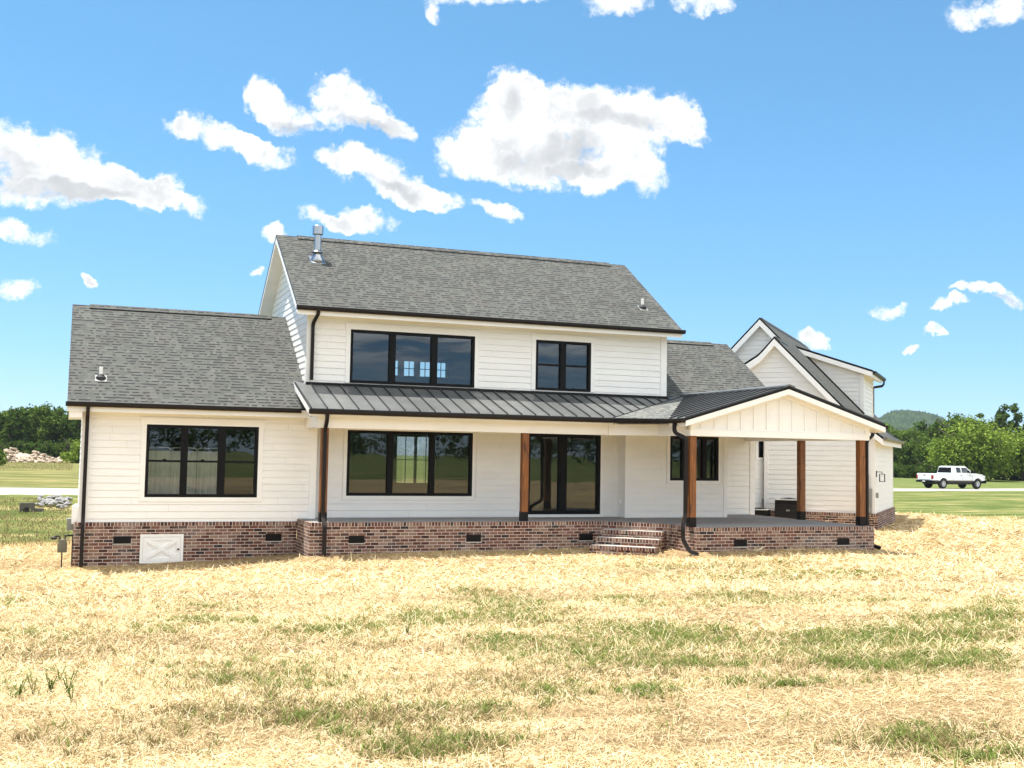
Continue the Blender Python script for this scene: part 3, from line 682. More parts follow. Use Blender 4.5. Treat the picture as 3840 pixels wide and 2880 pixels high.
for a, b, c, d in ((1.72, 1.82, -1.05, -.445), (2.53, 2.63, -1.05, -.445), (1.82, 2.53, -.53, -.445), (1.82, 2.53, -1.05, -.965)): wbox(pn, O_, X1, N1, a, b, c, d, .007, .022)
for p, q in (((1.82, -.965), (2.53, -.53)), ((1.82, -.53), (2.53, -.965))):
    pn.beam((p[0], 29.745 - .003 * (p[1] < -.8), p[1]), (q[0], 29.745 - .003 * (p[1] < -.8), q[1]), 0.03, 0.085, up=(0, 0, 1))
pn.build('door_panel', 'white_panel', cdo)
la = MB(); wbox(la, O_, X1, N1, 2.555, 2.60, -.775, -.735, .022, .05); la.build('latch', 'black', cdo)
st = []
for k, (wf_, zt) in enumerate(((29.12, -.195), (28.80, -.385), (28.48, -.578))):
    s = MB(GAR); u0, u1 = -10.02 - .06 * k, -8.30 - .02 * k
    s.box(u0, wf_, -1.5, u1, 29.405 - .002 * k if k == 0 else (29.12, 28.80)[k - 1] - .002, zt - .10, 0); s.box(u0 - .012, wf_ - .012, zt - .10, u1 + .012, (29.40, 29.118, 28.798)[k], zt - .012, 1)
    s.box(u0 + .03, wf_ + .03, zt - .012, u1 - .03, (29.40, 29.117, 28.797)[k], zt, 2)
    s.build('porch_step', ['brick', 'rowlock', 'tread'], house)

# flue and vent pipes
fx, fy, fz = 6.41, 32.26, 7.37
f = MB(); f.lathe([(.20, -.10), (.19, .02), (.145, .10), (.115, .26)], (fx, fy, fz), 20); f.lathe([(.165, .225), (.16, .235), (.115, .29)], (fx, fy, fz), 20)
f.prism([(fx - .22, fy - .20, fz - .13), (fx + .22, fy - .20, fz - .13), (fx + .22, fy + .22, fz + .15), (fx - .22, fy + .22, fz + .15)], (0, 0, .015))
fo = f.build('flue', 'galv', house, smooth=True)
f = MB(); f.lathe([(.10, .28), (.10, .80)], (fx, fy, fz), 20); f.build('pipe', 'galv', fo)
f = MB(); f.lathe([(.11, .74), (.16, .76), (.16, 1.0), (.152, 1.01), (.02, 1.03)], (fx, fy, fz), 20); f.build('cap', 'galv', fo)
def vent_pipe(x, y, z, s):
    p = MB(); p.lathe([(.045, -.1), (.045, .30)], (x, y, z), 12); o = p.build('vent_pipe', 'pvc', house)
    b = MB(); b.lathe([(.13, -.06), (.125, .03), (.06, .10), (.05, .11)], (x, y, z), 14); b.build('boot', 'rubber', o)
    c = MB(); c.prism([(x - .14, y - .15, z - .15 * s + .012), (x + .14, y - .15, z - .15 * s + .012), (x + .14, y + .10, z + .10 * s + .012), (x - .14, y + .10, z + .10 * s + .012)], (0, 0, .008)); c.build('flashing', 'grey_paint', o)
vent_pipe(16.40, 30.9, 6.45, .667); vent_pipe(0.575, 30.32, 3.55, .682)

# ------------------------------------------------------------------ garage wing at 45 degrees
def gv(u, w_, z): return GAR((u, w_, z))
UAX = (S2, -S2, 0); WAX = (S2, S2, 0); NW = (-S2, -S2, 0)
def gz(u): return 7.30 - 1.05 * (u + 8.54)
def g_front(b):
    O = GAR((0, 41.5, 0))
    def rt(z): return min(-4.25, -7.6 + (6.02 - z) / 1.05)
    us = [-7.6, -8.0, -8.2, -8.56, -10.5]; zs = [6.02, 5.58, 5.40, 5.18, 3.95]
    def lf(z):
        if z < 2.7: return -7.86
        return float(np.interp(z, zs[::-1], us[::-1]))
    lap_siding(b, O, UAX, NW, -0.05, 2.7, lambda z: -7.86, lambda z: -4.25, [], PH); lap_siding(b, O, UAX, NW, 2.7, 6.02, lf, rt, [], PH)
    b.prism([gv(u, 41.503, z) for u, z in ((-8.0, -.9), (-4.13, -.9), (-4.13, 2.75), (-7.6, 6.0), (-8.0, 5.5), (-8.56, 5.1), (-10.5, 3.9), (-10.5, 2.7), (-8.0, 2.7))], tuple(x * .12 for x in WAX))
wall(g_front)
wall(lambda b: (lap_siding(b, GAR((-4.13, 0, 0)), WAX, UAX, -0.05, 2.72, cst(41.63), cst(48.5), [], PH), core(b, GAR((-4.13, 0, 0)), WAX, UAX, 41.63, 48.62, -.9, 2.74, [])))
def g_main(b):
    lap_siding(b, GAR((0, 43.6, 0)), UAX, NW, 2.6, 7.02, lambda z: -8.54 - (7.0 - z) / 1.05, lambda z: -8.54 + (7.0 - z) / 1.05, [], PH)
    b.prism([gv(u, 43.603, z) for u, z in ((-12.7, -.9), (-4.3, -.9), (-4.3, 2.6), (-8.54, 7.0), (-12.7, 2.6))], tuple(x * .12 for x in WAX))
wall(g_main)
wall(lambda b: (b.prism([gv(u, 54.3, z) for u, z in ((-12.7, -.9), (-4.9, -.9), (-4.9, 3.2), (-8.54, 7.0), (-12.7, 2.6))], tuple(x * -.12 for x in WAX)), b.prism([gv(-12.7, 43.73, -.9), gv(-12.7, 54.17, -.9), gv(-12.7, 54.17, 2.6), gv(-12.7, 43.73, 2.6)], tuple(x * .12 for x in UAX)), b.prism([gv(-4.9, 48.7, -.9), gv(-4.9, 54.17, -.9), gv(-4.9, 54.17, 3.1), gv(-4.9, 48.7, 3.1)], tuple(x * -.12 for x in UAX)), b.prism([gv(-4.9, 48.62, -.9), gv(-4.13, 48.62, -.9), gv(-4.13, 48.62, 2.55), gv(-4.9, 48.62, 3.0)], tuple(x * -.12 for x in WAX))))
def groof(pts, **k): return roof([(u, w_, z) for u, w_, z in pts], 'shingle', T=GAR, **k)
groof([(-8.54, 43.28, gz(-8.54)), (-8.54, 54.6, gz(-8.54)), (-4.9, 54.6, gz(-4.9)), (-4.9, 41.2, gz(-4.9)), (-7.6, 41.2, gz(-7.6)), (-7.6, 43.28, gz(-7.6))], fas=0.25)
groof([(-4.9, 41.2, gz(-4.9)), (-4.9, 49.0, gz(-4.9)), (-3.80, 49.0, 2.655), (-3.80, 41.2, 2.655)], fas=0.20)
groof([(-8.54, 43.28, 7.30), (-13.2, 43.28, 2.41), (-13.2, 54.6, 2.41), (-8.54, 54.6, 7.30)], fas=0.25)
swp = [(-7.6, gz(-7.6)), (-8.0, 5.855), (-8.2, 5.66), (-8.56, 5.43), (-9.2, 5.03), (-10.5, 4.22)]
r = MB(GAR); f = MB(GAR)
for (ua, za), (ub, zb2) in zip(swp, swp[1:]):
    r.prism([(ua, 41.2, za), (ub, 41.2, zb2), (ub, 43.6, zb2), (ua, 43.6, za)], (0, 0, -.085), 1, mtop=0, mside=1)
    f.prism([(ua, 41.2, za - .088), (ub, 41.2, zb2 - .088), (ub, 43.6, zb2 - .088), (ua, 43.6, za - .088)], (0, 0, -.26), 0)
ro = r.build('roof', ['shingle', 'black'], house); f.build('fascia', 'trim', ro)
# ridge vents of the wing
rv = MB(GAR)
for ur, zr_, w0, w1 in ((-8.54, 7.30, 43.6, 53.2), (-7.6, gz(-7.6), 41.4, 43.2)):
    for sgn in (-1, 1): rv.prism([(ur, w0, zr_ + .035), (ur, w1, zr_ + .035), (ur + sgn * .17, w1, zr_ - .14), (ur + sgn * .17, w0, zr_ - .14)], (0, 0, -.05), 1, mtop=0)
rv.build('ridge_vent', ['shingle', 'black'], house)
# shed dormer
dzf = lambda u: 5.50 + 0.345 * (-4.75 - u)
def dormer(b):
    b.prism([gv(u, 47.46, z) for u, z in ((-5.14, gz(-5.14) - .3), (-5.14, dzf(-5.14) - .2), (-7.75, dzf(-7.75) - .2), (-7.95, gz(-7.95) - .3))], tuple(x * 3.54 for x in WAX))
    lap_siding(b, GAR((0, 47.455, 0)), UAX, NW, 3.72, 6.3, lambda z: max(-7.9, -8.54 + (7.33 - z) / 1.05), lambda z: min(-5.26, -4.75 - (z + .2 - 5.5) / 0.345), [], PH)
    lap_siding(b, GAR((-5.135, 0, 0)), WAX, UAX, 3.72, 5.42, cst(47.46), cst(50.95), [], PH)
wall(dormer)
for q_ in ((-5.27, 47.42, 3.72, -5.12, 47.452, 5.40), (-5.132, 47.44, 3.72, -5.105, 47.56, 5.40), (-5.132, 50.88, 3.72, -5.10, 51.0, 5.40)): dt = MB(GAR); dt.box(*q_); dt.build('corner_board', 'trim', house)
groof([(-7.85, 47.19, dzf(-7.85)), (-7.85, 51.3, dzf(-7.85)), (-4.75, 51.3, 5.50), (-4.75, 47.19, 5.50)][::-1], fas=0.19, name='dormer_roof')
ff = MB(GAR); ff.beam((-7.75, 47.40, gz(-7.75) + .04), (-5.10, 47.40, gz(-5.10) + .04), 0.10, 0.06); ff.build('flashing', 'black', house)
gg = MB(GAR); gg.sweep([(-4.68, 47.17, 5.40), (-4.68, 51.55, 5.40)], [(x, y) for x, y in GP]); gg.build('gutter', 'gutter', house)
gg = MB(GAR); gg.sweep([(-3.73, 41.18, 2.595), (-3.73, 49.05, 2.595)], [(x, y) for x, y in GP]); gg.build('gutter', simple('tan_gutter', (0.15, 0.13, 0.095), 0.4), house)
d = MB(GAR); d.sweep([(-4.68, 51.2, 5.36), (-4.68, 51.2, 5.2), (-4.75, 51.15, 5.10), (-5.05, 51.0, 5.04), (-5.1, 50.98, 5.0), (-5.1, 50.98, 3.9)], DP, up=(1, 0, 0)); d.build('downspout', 'gutter', house)
for q_ in ((-4.25, 41.465, -.06, -4.10, 41.50, 2.7), (-4.128, 41.50, -.06, -4.098, 41.63, 2.7), (-4.128, 48.50, -.06, -4.10, 48.62, 2.7), (-8.0, 41.465, -.06, -7.86, 41.50, 2.7)): gc = MB(GAR); gc.box(*q_); gc.build('corner_board', 'trim', house)
gB = [GAR((-8.0, 41.40, 0)), GAR((-4.03, 41.40, 0)), GAR((-4.03, 48.66, 0))]
brick_run([(p[0], p[1]) for p in gB], -0.05)
# link between house and wing, with the narrow window
W_NR = (23.55, 23.75, 1.87, 2.55)
wall(lambda b: (lap_siding(b, (0, 35.2, 0), X1, N1, -0.05, 2.8, cst(20.9), cst(24.3), [hole(W_NR)], PH), core(b, (0, 35.2, 0), X1, N1, 20.72, 24.4, -.9, 3.0, [W_NR])))
window(house, (0, 35.2, 0), X1, N1, W_NR, [], cas=0.12, head=0.15, wf=0.035)
brick_run([(20.72, 35.12), (24.3, 35.12)], -0.05)
roof([(20.7, 34.8, 3.0), (25.0, 34.8, 3.0), (25.0, 37.6, 4.4), (20.7, 37.6, 4.4)], 'shingle')
dk = MB(); dk.box(20.8, 37.3, -.5, 24.3, 37.4, 3.0); dk.build('wall', 'dark_int', house)
# ------------------------------------------------------------------ terrain
CTRL = np.array([(-8,27,-1.32),(0,27.5,-1.24),(2,28,-1.19),(6,27,-.90),(10,26.5,-.84),(14,25.5,-.77),(18,24,-.69),(22,24.5,-.79),(28,25,-.80),(36,24,-.80),
 (3,33,-1.2),(10,33,-1.0),(18,33,-.72),(24,29.5,-.70),(26.5,31.5,-.64),(32.3,37.8,-.66),(36.5,43,-.62),(39,37,-.62),(28,45,-.7),(10,43,-.95),
 (0,0,.14),(-12,0,.14),(12,0,.14),(26,4,.05),(0,-30,.5),(-30,-20,.5),(40,-20,.3),(0,14,-.55),(8,14,-.47),(18,13,-.36),(30,14,-.5),(-12,14,-.6),
 (-2,37,-1.14),(-1,46,-.80),(-14,40,-1.15),(12,52,-.55),(-3.5,51.2,-.30),(-3.5,53.5,-.16),(30,64.5,-.30),(61.6,73,-.42),(80,81,-.52),(115,90,-.6),(-40,42,.0),
 (-3.5,60,-.16),(-3.7,85,.2),(-4.6,130,.27),(-5,180,.55),(-60,150,.5),(40,120,-.1),(100,120,-.3),(129,152,-.28),(128,127,-.14),(160,160,-.2),(60,180,.1),
 (300,300,0),(-300,300,.5),(0,500,.5),(500,100,0),(-300,-200,1),(300,-250,1),(0,-400,1.5)], float)
def _rbf(P, Q): return np.sqrt(((P[:, None, :] - Q[None, :, :]) ** 2).sum(2) + 9.0)
_K = _rbf(CTRL[:, :2], CTRL[:, :2]); _n = len(CTRL)
_A = np.zeros((_n + 1, _n + 1)); _A[:_n, :_n] = _K; _A[:_n, _n] = 1; _A[_n, :_n] = 1
_A[:_n, :_n] += np.eye(_n) * 0.02
_S = np.linalg.solve(_A, np.append(CTRL[:, 2], 0))
WALLS = [((0.05, 29.72), (5.58, 29.72)), ((5.56, 27.96), (5.56, 29.72)), ((5.56, 27.96), (13.6, 27.96)), ((13.6, 27.96), (14.98, 26.55)), ((14.98, 26.55), (14.98, 25.12)), ((14.98, 25.12), (20.6, 25.12))]
def seg_d(P, a, b):
    a, b = np.array(a), np.array(b); d = b - a; t = np.clip(((P - a) @ d) / (d @ d), 0, 1)
    return np.hypot(*(P - (a + t[:, None] * d)).T)
def gz_at(P):
    P = np.atleast_2d(np.asarray(P, float)); z = np.zeros(len(P))
    for i in range(0, len(P), 40000):
        q = P[i:i + 40000]; zz = _rbf(q, CTRL[:, :2]) @ _S[:-1] + _S[-1]
        near = (q[:, 0] > -2) & (q[:, 0] < 23) & (q[:, 1] > 23) & (q[:, 1] < 31)
        if near.any():
            d = np.min([seg_d(q[near], a, b) for a, b in WALLS], axis=0); zz[near] += 0.12 * np.exp(-(d / 0.28) ** 2)
        rough = 0.02 * (np.sin(q[:, 0] * 1.7 + np.sin(q[:, 1] * 1.3) * 1.5) * np.sin(q[:, 1] * 2.1 + np.cos(q[:, 0] * .9) * 1.3)) + .012 * np.sin(q[:, 0] * 5.1 + q[:, 1] * 3.7) * np.sin(q[:, 1] * 6.3 - q[:, 0] * 2.2)
        z[i:i + 40000] = zz + rough * np.exp(-np.hypot(q[:, 0] - 10, q[:, 1] - 20) / 60)
    return z
def g1(x, y): return float(gz_at([(x, y)])[0])
STRAW = np.array([(-30, 35.5), (-2, 36.6), (8, 44), (36.0, 43.6), (38.6, 37.4), (46, 2), (40, -4), (-28, -4)], float)[::-1]
def straw_sd(P):                    # + outside the straw
    P = np.asarray(P, float); d = np.full(len(P), 1e9); ins = np.zeros(len(P), bool); n = len(STRAW)
    for i in range(n):
        a, b = STRAW[i], STRAW[(i + 1) % n]; d = np.minimum(d, seg_d(P, a, b))
        c = ((a[1] > P[:, 1]) != (b[1] > P[:, 1])) & (P[:, 0] < (b[0] - a[0]) * (P[:, 1] - a[1]) / (b[1] - a[1] + 1e-12) + a[0]); ins ^= c
    return np.where(ins, -d, d)
def vnoise(P, seed):
    r = np.random.default_rng(seed).random((257, 257)); q = np.mod(P, 256); i = q.astype(int); f = q - i; f = f * f * (3 - 2 * f); x, y = i[:, 0], i[:, 1]
    return (r[x, y] * (1 - f[:, 0]) + r[x + 1, y] * f[:, 0]) * (1 - f[:, 1]) + (r[x, y + 1] * (1 - f[:, 0]) + r[x + 1, y + 1] * f[:, 0]) * f[:, 1]
def tone(P):                        # where the mulch lies thin and the soil shows: uneven bands across the slope
    a = P[:, 0] * .93 - P[:, 1] * .36; b = P[:, 0] * .36 + P[:, 1] * .93; Q = np.column_stack([a / 3.4, b / 1.1]) + 60
    t = .5 * vnoise(Q, 1) + .3 * vnoise(Q * 2.3, 2) + .2 * vnoise(Q * 6.1, 3)
    return np.clip((t - .47) / .22, 0, 1)
def axis(pieces):
    out = []
    for a, b, st in pieces: out += list(np.arange(a, b, st))
    return np.array(out)
gxs = axis([(-4000, -600, 340), (-600, -100, 50), (-100, -20, 5), (-20, -4, .8), (-4, 23, .13), (23, 48, .5), (48, 140, 3), (140, 400, 20), (400, 4001, 300)])
gys = axis([(-4000, -500, 350), (-500, -60, 40), (-60, -4, 4), (-4, 23, .3), (23, 31, .11), (31, 62, .6), (62, 120, 2.5), (120, 260, 8), (260, 700, 40), (700, 4001, 300)])
GX, GY = np.meshgrid(gxs, gys); gp_ = np.stack([GX.ravel(), GY.ravel()], 1); gzv = gz_at(gp_)
far = np.hypot(gp_[:, 0] - 20, gp_[:, 1] - 30); gzv = np.where(far > 500, 0.3, gzv)
nx, ny = len(gxs), len(gys)
ii = np.arange(nx * ny).reshape(ny, nx)
quads = np.stack([ii[:-1, :-1], ii[:-1, 1:], ii[1:, 1:], ii[1:, :-1]], -1).reshape(-1, 4)
def fast_mesh(name, verts, faces, mats, parent=None, attrs=None, smooth=False):
    verts = np.asarray(verts, np.float32); faces = np.asarray(faces, np.int32); k = faces.shape[1]
    me = bpy.data.meshes.new(name); me.vertices.add(len(verts)); me.vertices.foreach_set('co', verts.ravel())
    me.loops.add(faces.size); me.loops.foreach_set('vertex_index', faces.ravel())
    me.polygons.add(len(faces)); me.polygons.foreach_set('loop_start', np.arange(0, faces.size, k, dtype=np.int32))
    try: me.polygons.foreach_set('loop_total', np.full(len(faces), k, np.int32))
    except Exception: pass
    if smooth: me.polygons.foreach_set('use_smooth', np.ones(len(faces), bool))
    for a, v in (attrs or {}).items():
        at = me.attributes.new(a, 'FLOAT', 'POINT'); at.data.foreach_set('value', np.asarray(v, np.float32))
    for m in (mats if isinstance(mats, (list, tuple)) else [mats]): me.materials.append(M[m] if isinstance(m, str) else m)
    me.update(calc_edges=True)
    o = bpy.data.objects.new(name, me); COL.objects.link(o); o.parent = parent; return o
def ground_mat():
    m, nt, b = new_mat('ground_cover'); p = geo(nt)
    at = nt.node('ShaderNodeAttribute', attribute_name='outside').outputs['Fac']
    n_edge = nt.noise(p, .55, 5, .65)
    gm = nt.sm(nt.m('ADD', at, nt.m('MULTIPLY', nt.m('SUBTRACT', n_edge, .5), 5.0)), -.6, 1.2)
    f1 = nt.noise(nt.mapping(p, rot=(0, 0, .4), scale=(1, 3.2, 1)), 13, 5, .7); f2 = nt.noise(nt.mapping(p, rot=(0, 0, -.8), scale=(1, 4, 1)), 26, 4, .7)
    big = nt.noise(p, .42, 4, .6); md = nt.noise(nt.mapping(p, rot=(0, 0, -.35), scale=(.45, 1.3, 1)), .75, 5, .65)
    fib = nt.m('ADD', nt.m('MULTIPLY', f1, .55), nt.m('MULTIPLY', f2, .45))
    straw = nt.ramp(fib, [(.30, (.09, .055, .022)), (.42, (.25, .165, .075)), (.55, (.44, .32, .155)), (.72, (.62, .49, .29))])
    straw = nt.mix(nt.m('MULTIPLY', nt.sm(big, .45, .7), .35), straw, (.50, .36, .17, 1))
    thin = nt.node('ShaderNodeAttribute', attribute_name='brown').outputs['Fac']
    straw = nt.mix(nt.m('MULTIPLY', thin, .75), straw, nt.ramp(fib, [(.32, (.10, .065, .035)), (.5, (.24, .17, .09)), (.68, (.42, .32, .18))]))
    g1_ = nt.noise(nt.mapping(p, rot=(0, 0, .3), scale=(.6, 1.5, 1)), .5, 6, .7); g2_ = nt.noise(p, 9, 4, .7); g3_ = nt.noise(nt.mapping(p, rot=(0, 0, .35), scale=(.22, .8, 1)), .8, 5, .65)
    gt = nt.m('ADD', nt.m('MULTIPLY', g1_, .45), nt.m('ADD', nt.m('MULTIPLY', g2_, .2), nt.m('MULTIPLY', g3_, .35)))
    gt = nt.m('ADD', nt.m('MULTIPLY', nt.m('SUBTRACT', gt, .5), 1.7), .51)
    grass = nt.ramp(gt, [(.30, (.045, .07, .015)), (.44, (.085, .115, .028)), (.56, (.15, .16, .05)), (.70, (.33, .27, .13))])
    sep = nt.sep(p); lush = nt.sm(sep[0], 62, 100)
    grass = nt.mix(nt.m('MULTIPLY', lush, .6), grass, nt.mix(g2_, (.065, .105, .022, 1), (.13, .165, .05, 1)))
    mow = nt.m('MULTIPLY', nt.sm(sep[1], 58, 62), nt.sm(sep[0], 20, 5))
    grass = nt.mix(nt.m('MULTIPLY', mow, .6), grass, nt.mix(nt.sm(g3_, .4, .65), (.115, .115, .035, 1), (.27, .22, .095, 1)))
    c = nt.mix(gm, straw, grass)
    setp(nt, b, c, 1.0, spec=.1, normal=nt.bump(nt.m('ADD', fib, nt.m('MULTIPLY', g2_, .5)), .8, .03)); return m
M['ground'] = ground_mat()
ground = fast_mesh('ground', np.column_stack([gp_, gzv]), quads, 'ground', attrs={'outside': straw_sd(gp_), 'brown': tone(gp_)}, smooth=True); tag(ground, kind='structure')

# road: a pale gravel lane draped on the land
RP = np.array([(-320, -40), (-160, 8), (-40, 42.2), (-3.5, 54.4), (30, 64.6), (61.6, 73.6), (84, 81.0), (115, 90), (180, 101), (320, 112)], float)
def resample(P, st):
    out = []
    for a, b in zip(P, P[1:]):
        n = max(1, int(np.hypot(*(b - a)) / st)); out += [a + (b - a) * k / n for k in range(n)]
    return np.array(out + [P[-1]])
rp = resample(RP, 2.0)
for _ in range(6): rp[1:-1] = (rp[:-2] + 2 * rp[1:-1] + rp[2:]) / 4
tg = np.gradient(rp, axis=0); tg /= np.hypot(*tg.T)[:, None]; nr = np.column_stack([-tg[:, 1], tg[:, 0]])
offs = np.linspace(-2.6, 2.6, 9); rv_ = []; rng = np.random.default_rng(5)
for k, o_ in enumerate(offs):
    j = rng.normal(0, .12, len(rp)) if k in (0, 8) else 0
    q = rp + nr * (o_ + j * np.ones(len(rp)))[:, None] if not np.isscalar(j) else rp + nr * o_
    rv_.append(np.column_stack([q, gz_at(q) + (0.05 if 0 < k < 8 else -0.02)]))
rv_ = np.array(rv_); L_ = len(rp); idx = np.arange(9 * L_).reshape(9, L_)
rq = np.stack([idx[:-1, :-1], idx[:-1, 1:], idx[1:, 1:], idx[1:, :-1]], -1).reshape(-1, 4)
tag(fast_mesh('road', rv_.reshape(-1, 3), rq, 'gravel', smooth=True), kind='structure')

# loose straw and grass on the lot
def straw_mat(name, stops):
    m, nt, b = new_mat(name)
    r = nt.node('ShaderNodeNewGeometry').outputs['Random Per Island']; at = nt.node('ShaderNodeAttribute', attribute_name='brown').outputs['Fac']
    c = nt.ramp(r, stops)
    setp(nt, b, nt.mix(nt.m('MULTIPLY', at, .6), c, nt.mix(r, (.20, .13, .06, 1), (.48, .36, .20, 1))), .8, spec=.2); return m
def blade_mat(name, stops, tr=.4):
    m, nt, b = new_mat(name); nt.n.remove(b); r = nt.node('ShaderNodeNewGeometry').outputs['Random Per Island']; c = nt.ramp(r, stops)
    d = nt.node('ShaderNodeBsdfDiffuse'); t = nt.node('ShaderNodeBsdfTranslucent'); nt.l.new(c, d.inputs[0]); nt.l.new(c, t.inputs[0]); mx = nt.node('ShaderNodeMixShader'); mx.inputs[0].default_value = tr
    nt.l.new(d.outputs[0], mx.inputs[1]); nt.l.new(t.outputs[0], mx.inputs[2]); nt.l.new(mx.outputs[0], nt.n['Material Output'].inputs[0]); return m
M['straw'] = straw_mat('straw', [(0, (.38, .26, .115)), (.35, (.57, .44, .23)), (.75, (.69, .57, .35)), (1, (.80, .71, .51))])
M['grass'] = blade_mat('grass_blades', [(0, (.09, .15, .025)), (.4, (.17, .25, .05)), (.75, (.25, .32, .09)), (1, (.40, .37, .17))])
M['drygrass'] = blade_mat('dry_grass', [(0, (.13, .10, .04)), (.4, (.26, .20, .09)), (.75, (.38, .31, .16)), (1, (.13, .14, .05))])
def blocked(P):
    x, y = P[:, 0], P[:, 1]; u, w_ = (x - y) * S2, (x + y) * S2
    return ((x > 0) & (x < 5.6) & (y > 29.7)) | ((x > 5.5) & (x < 20.65) & (y > 27.95)) | ((x > 14.95) & (x < 20.65) & (y > 25.1)) | ((x + y > 41.4) & (x > 13) & (x < 15.2) & (y > 25.2)) | ((u > -10.1) & (u < -8.25) & (w_ > 28.42) & (w_ < 29.6)) | ((u > -13) & (u < -4.0) & (w_ > 41.3) & (w_ < 56)) | ((x > 20) & (x < 24.5) & (y > 35))
def strands(P, z, length, width, rise, seed, lift=0.0):
    r = np.random.default_rng(seed); n = len(P); a = r.uniform(0, 2 * PI, n); bend = r.normal(0, .5, n)
    L = length * r.uniform(.5, 1.35, n); wd = width * r.uniform(.7, 1.3, n)
    d1 = np.column_stack([np.cos(a), np.sin(a)]); d2 = np.column_stack([np.cos(a + bend), np.sin(a + bend)])
    up0 = np.abs(r.normal(0, rise, n)); up1 = up0 + r.normal(0, rise, n)
    p0 = np.column_stack([P - d1 * (L / 2)[:, None], z + lift + r.uniform(0, .012, n)]); p1 = np.column_stack([P, z + lift + .012 + up0 * L * .5]); p2 = np.column_stack([P + d2 * (L / 2)[:, None], z + lift + .006 + np.maximum(0, up1) * L])
    sd = np.column_stack([-d1[:, 1], d1[:, 0], r.normal(0, .5, n)]) * (wd / 2)[:, None]
    V = np.stack([p0 - sd, p0 + sd, p1 - sd, p1 + sd, p2 - sd * .6, p2 + sd * .6], 1).reshape(-1, 3)
    b = np.arange(n)[:, None] * 6
    return V, np.concatenate([b + [0, 1, 3, 2], b + [2, 3, 5, 4]])
rng = np.random.default_rng(11)
def polar(n, d0, d1, a0, a1, powr=1.0):
    d = d0 + (d1 - d0) * rng.random(n) ** powr; a = np.radians(rng.uniform(a0, a1, n)); return np.column_stack([d * np.sin(a), d * np.cos(a)]), d
SV, SF, SB, off_ = [], [], [], 0
for n, d0, d1, a0, a1, ln, wd in ((190000, 4.5, 13, -12, 55, .115, .0031), (150000, 12, 22, -10, 53, .15, .0055), (90000, 20, 36, -8, 52, .20, .0095), (26000, 30, 60, 33, 51, .26, .016)):
    P, d = polar(n, d0, d1, a0, a1); k = ~blocked(P) & (straw_sd(P) < .4); P = P[k]; tn_ = tone(P); k = rng.random(len(P)) > tn_ * .55; P, tn_ = P[k], tn_[k]
    V, F = strands(P, gz_at(P), ln, wd, .22, n + int(d0)); SV.append(V); SB.append(np.repeat(np.clip(tn_ + rng.normal(0, .25, len(tn_)), 0, 1), 6)); SF.append(F + off_); off_ += len(V)
tag(fast_mesh('straw_mulch', np.concatenate(SV), np.concatenate(SF), 'straw', attrs={'brown': np.concatenate(SB)}), 'loose pale straw mulch spread over the sloping lot', 'straw', kind='stuff')

def on_ground(px, py):
    d = ray(px * D2S, py * D2S); t = 5.0; lo = 3.0
    for _ in range(400):
        p = EYE + d * t
        if p[2] < g1(p[0], p[1]): break
        lo = t; t += max(.15, t * .02)
    hi = t
    for _ in range(18):
        mt = (lo + hi) / 2; p = EYE + d * mt
        if p[2] < g1(p[0], p[1]): hi = mt
        else: lo = mt
    return (EYE + d * hi)[:2]
PT = [(1410,1226,60,7,900),(1640,1243,200,9,3600),(1850,1240,60,8,1500),(1560,1222,120,6,1200),(1700,1216,40,6,500),(1010,1278,50,8,900),(1130,1322,90,22,4200),(1060,1300,60,10,1500),(930,1335,120,16,4200),(720,1360,110,14,3000),(450,1310,80,7,1000),(470,1345,110,10,2000),(330,1360,90,10,1100),
      (1330,1297,70,8,1200),(1400,1310,40,6,500),(1390,1368,170,22,6500),(1080,1390,70,20,2400),(1250,1410,120,20,2600),(1420,1400,150,20,4200),(1640,1300,150,14,2800),(1560,1285,60,7,700),(1880,1300,80,8,900),(1880,1385,190,26,8000),(2060,1350,120,26,5600),(2160,1320,60,28,3400),(2020,1430,150,22,5200),(1760,1415,160,10,1600),(1830,1440,80,10,900),
      (560,1440,170,22,2300),(640,1480,110,18,2000),(480,1470,120,16,1300),(660,1560,80,18,1100),(750,1590,60,14,700),(780,1530,90,16,900),(940,1615,110,20,1500),(1020,1600,80,14,800),(850,1630,80,14,700),(1210,1497,80,14,1500),(1390,1495,50,9,900),(1020,1530,80,12,1000),(20,1302,26,9,900),(130,1310,50,8,400),(70,1370,80,14,900),(60,1475,70,18,800),(2000,1600,140,18,900),(2120,1640,100,14,600),(1700,1480,140,10,800),(1500,1440,140,12,1200)]
def blades(P, z, h, wd, seed, lean=.75):
    r = np.random.default_rng(seed); n = len(P); H = h * r.uniform(.45, 1.5, n); a = r.uniform(0, 2 * PI, n); s = np.column_stack([np.cos(a), np.sin(a), 0 * a]) * (wd * r.uniform(.7, 1.4, n) / 2)[:, None]
    l = r.normal(0, lean, (n, 2)) * H[:, None]; b = np.column_stack([P, z - .005]); md = b + np.column_stack([l * .35, H * .6]); tp = b + np.column_stack([l, H])
    V = np.stack([b - s, b + s, md + s * .8, md - s * .8, tp], 1).reshape(-1, 3); k = np.arange(n)[:, None] * 5
    return V, k + [0, 1, 2, 3], k + [3, 2, 4]
def grass_obj(name, P, h, wd, mat, seed, label, cat):
    P = P[~blocked(P)]; V, Q, T_ = blades(P, gz_at(P), h, wd, seed)
    T4 = np.column_stack([T_[:, 0], T_[:, 1], T_[:, 2], T_[:, 2]])
    me = bpy.data.meshes.new(name); me.from_pydata([tuple(v) for v in V.tolist()], [], [tuple(q) for q in Q.tolist()] + [tuple(t) for t in T_.tolist()]); me.materials.append(M[mat])
    o = bpy.data.objects.new(name, me); COL.objects.link(o); return tag(o, label, cat, kind='stuff')
gpts, dpts = [], []
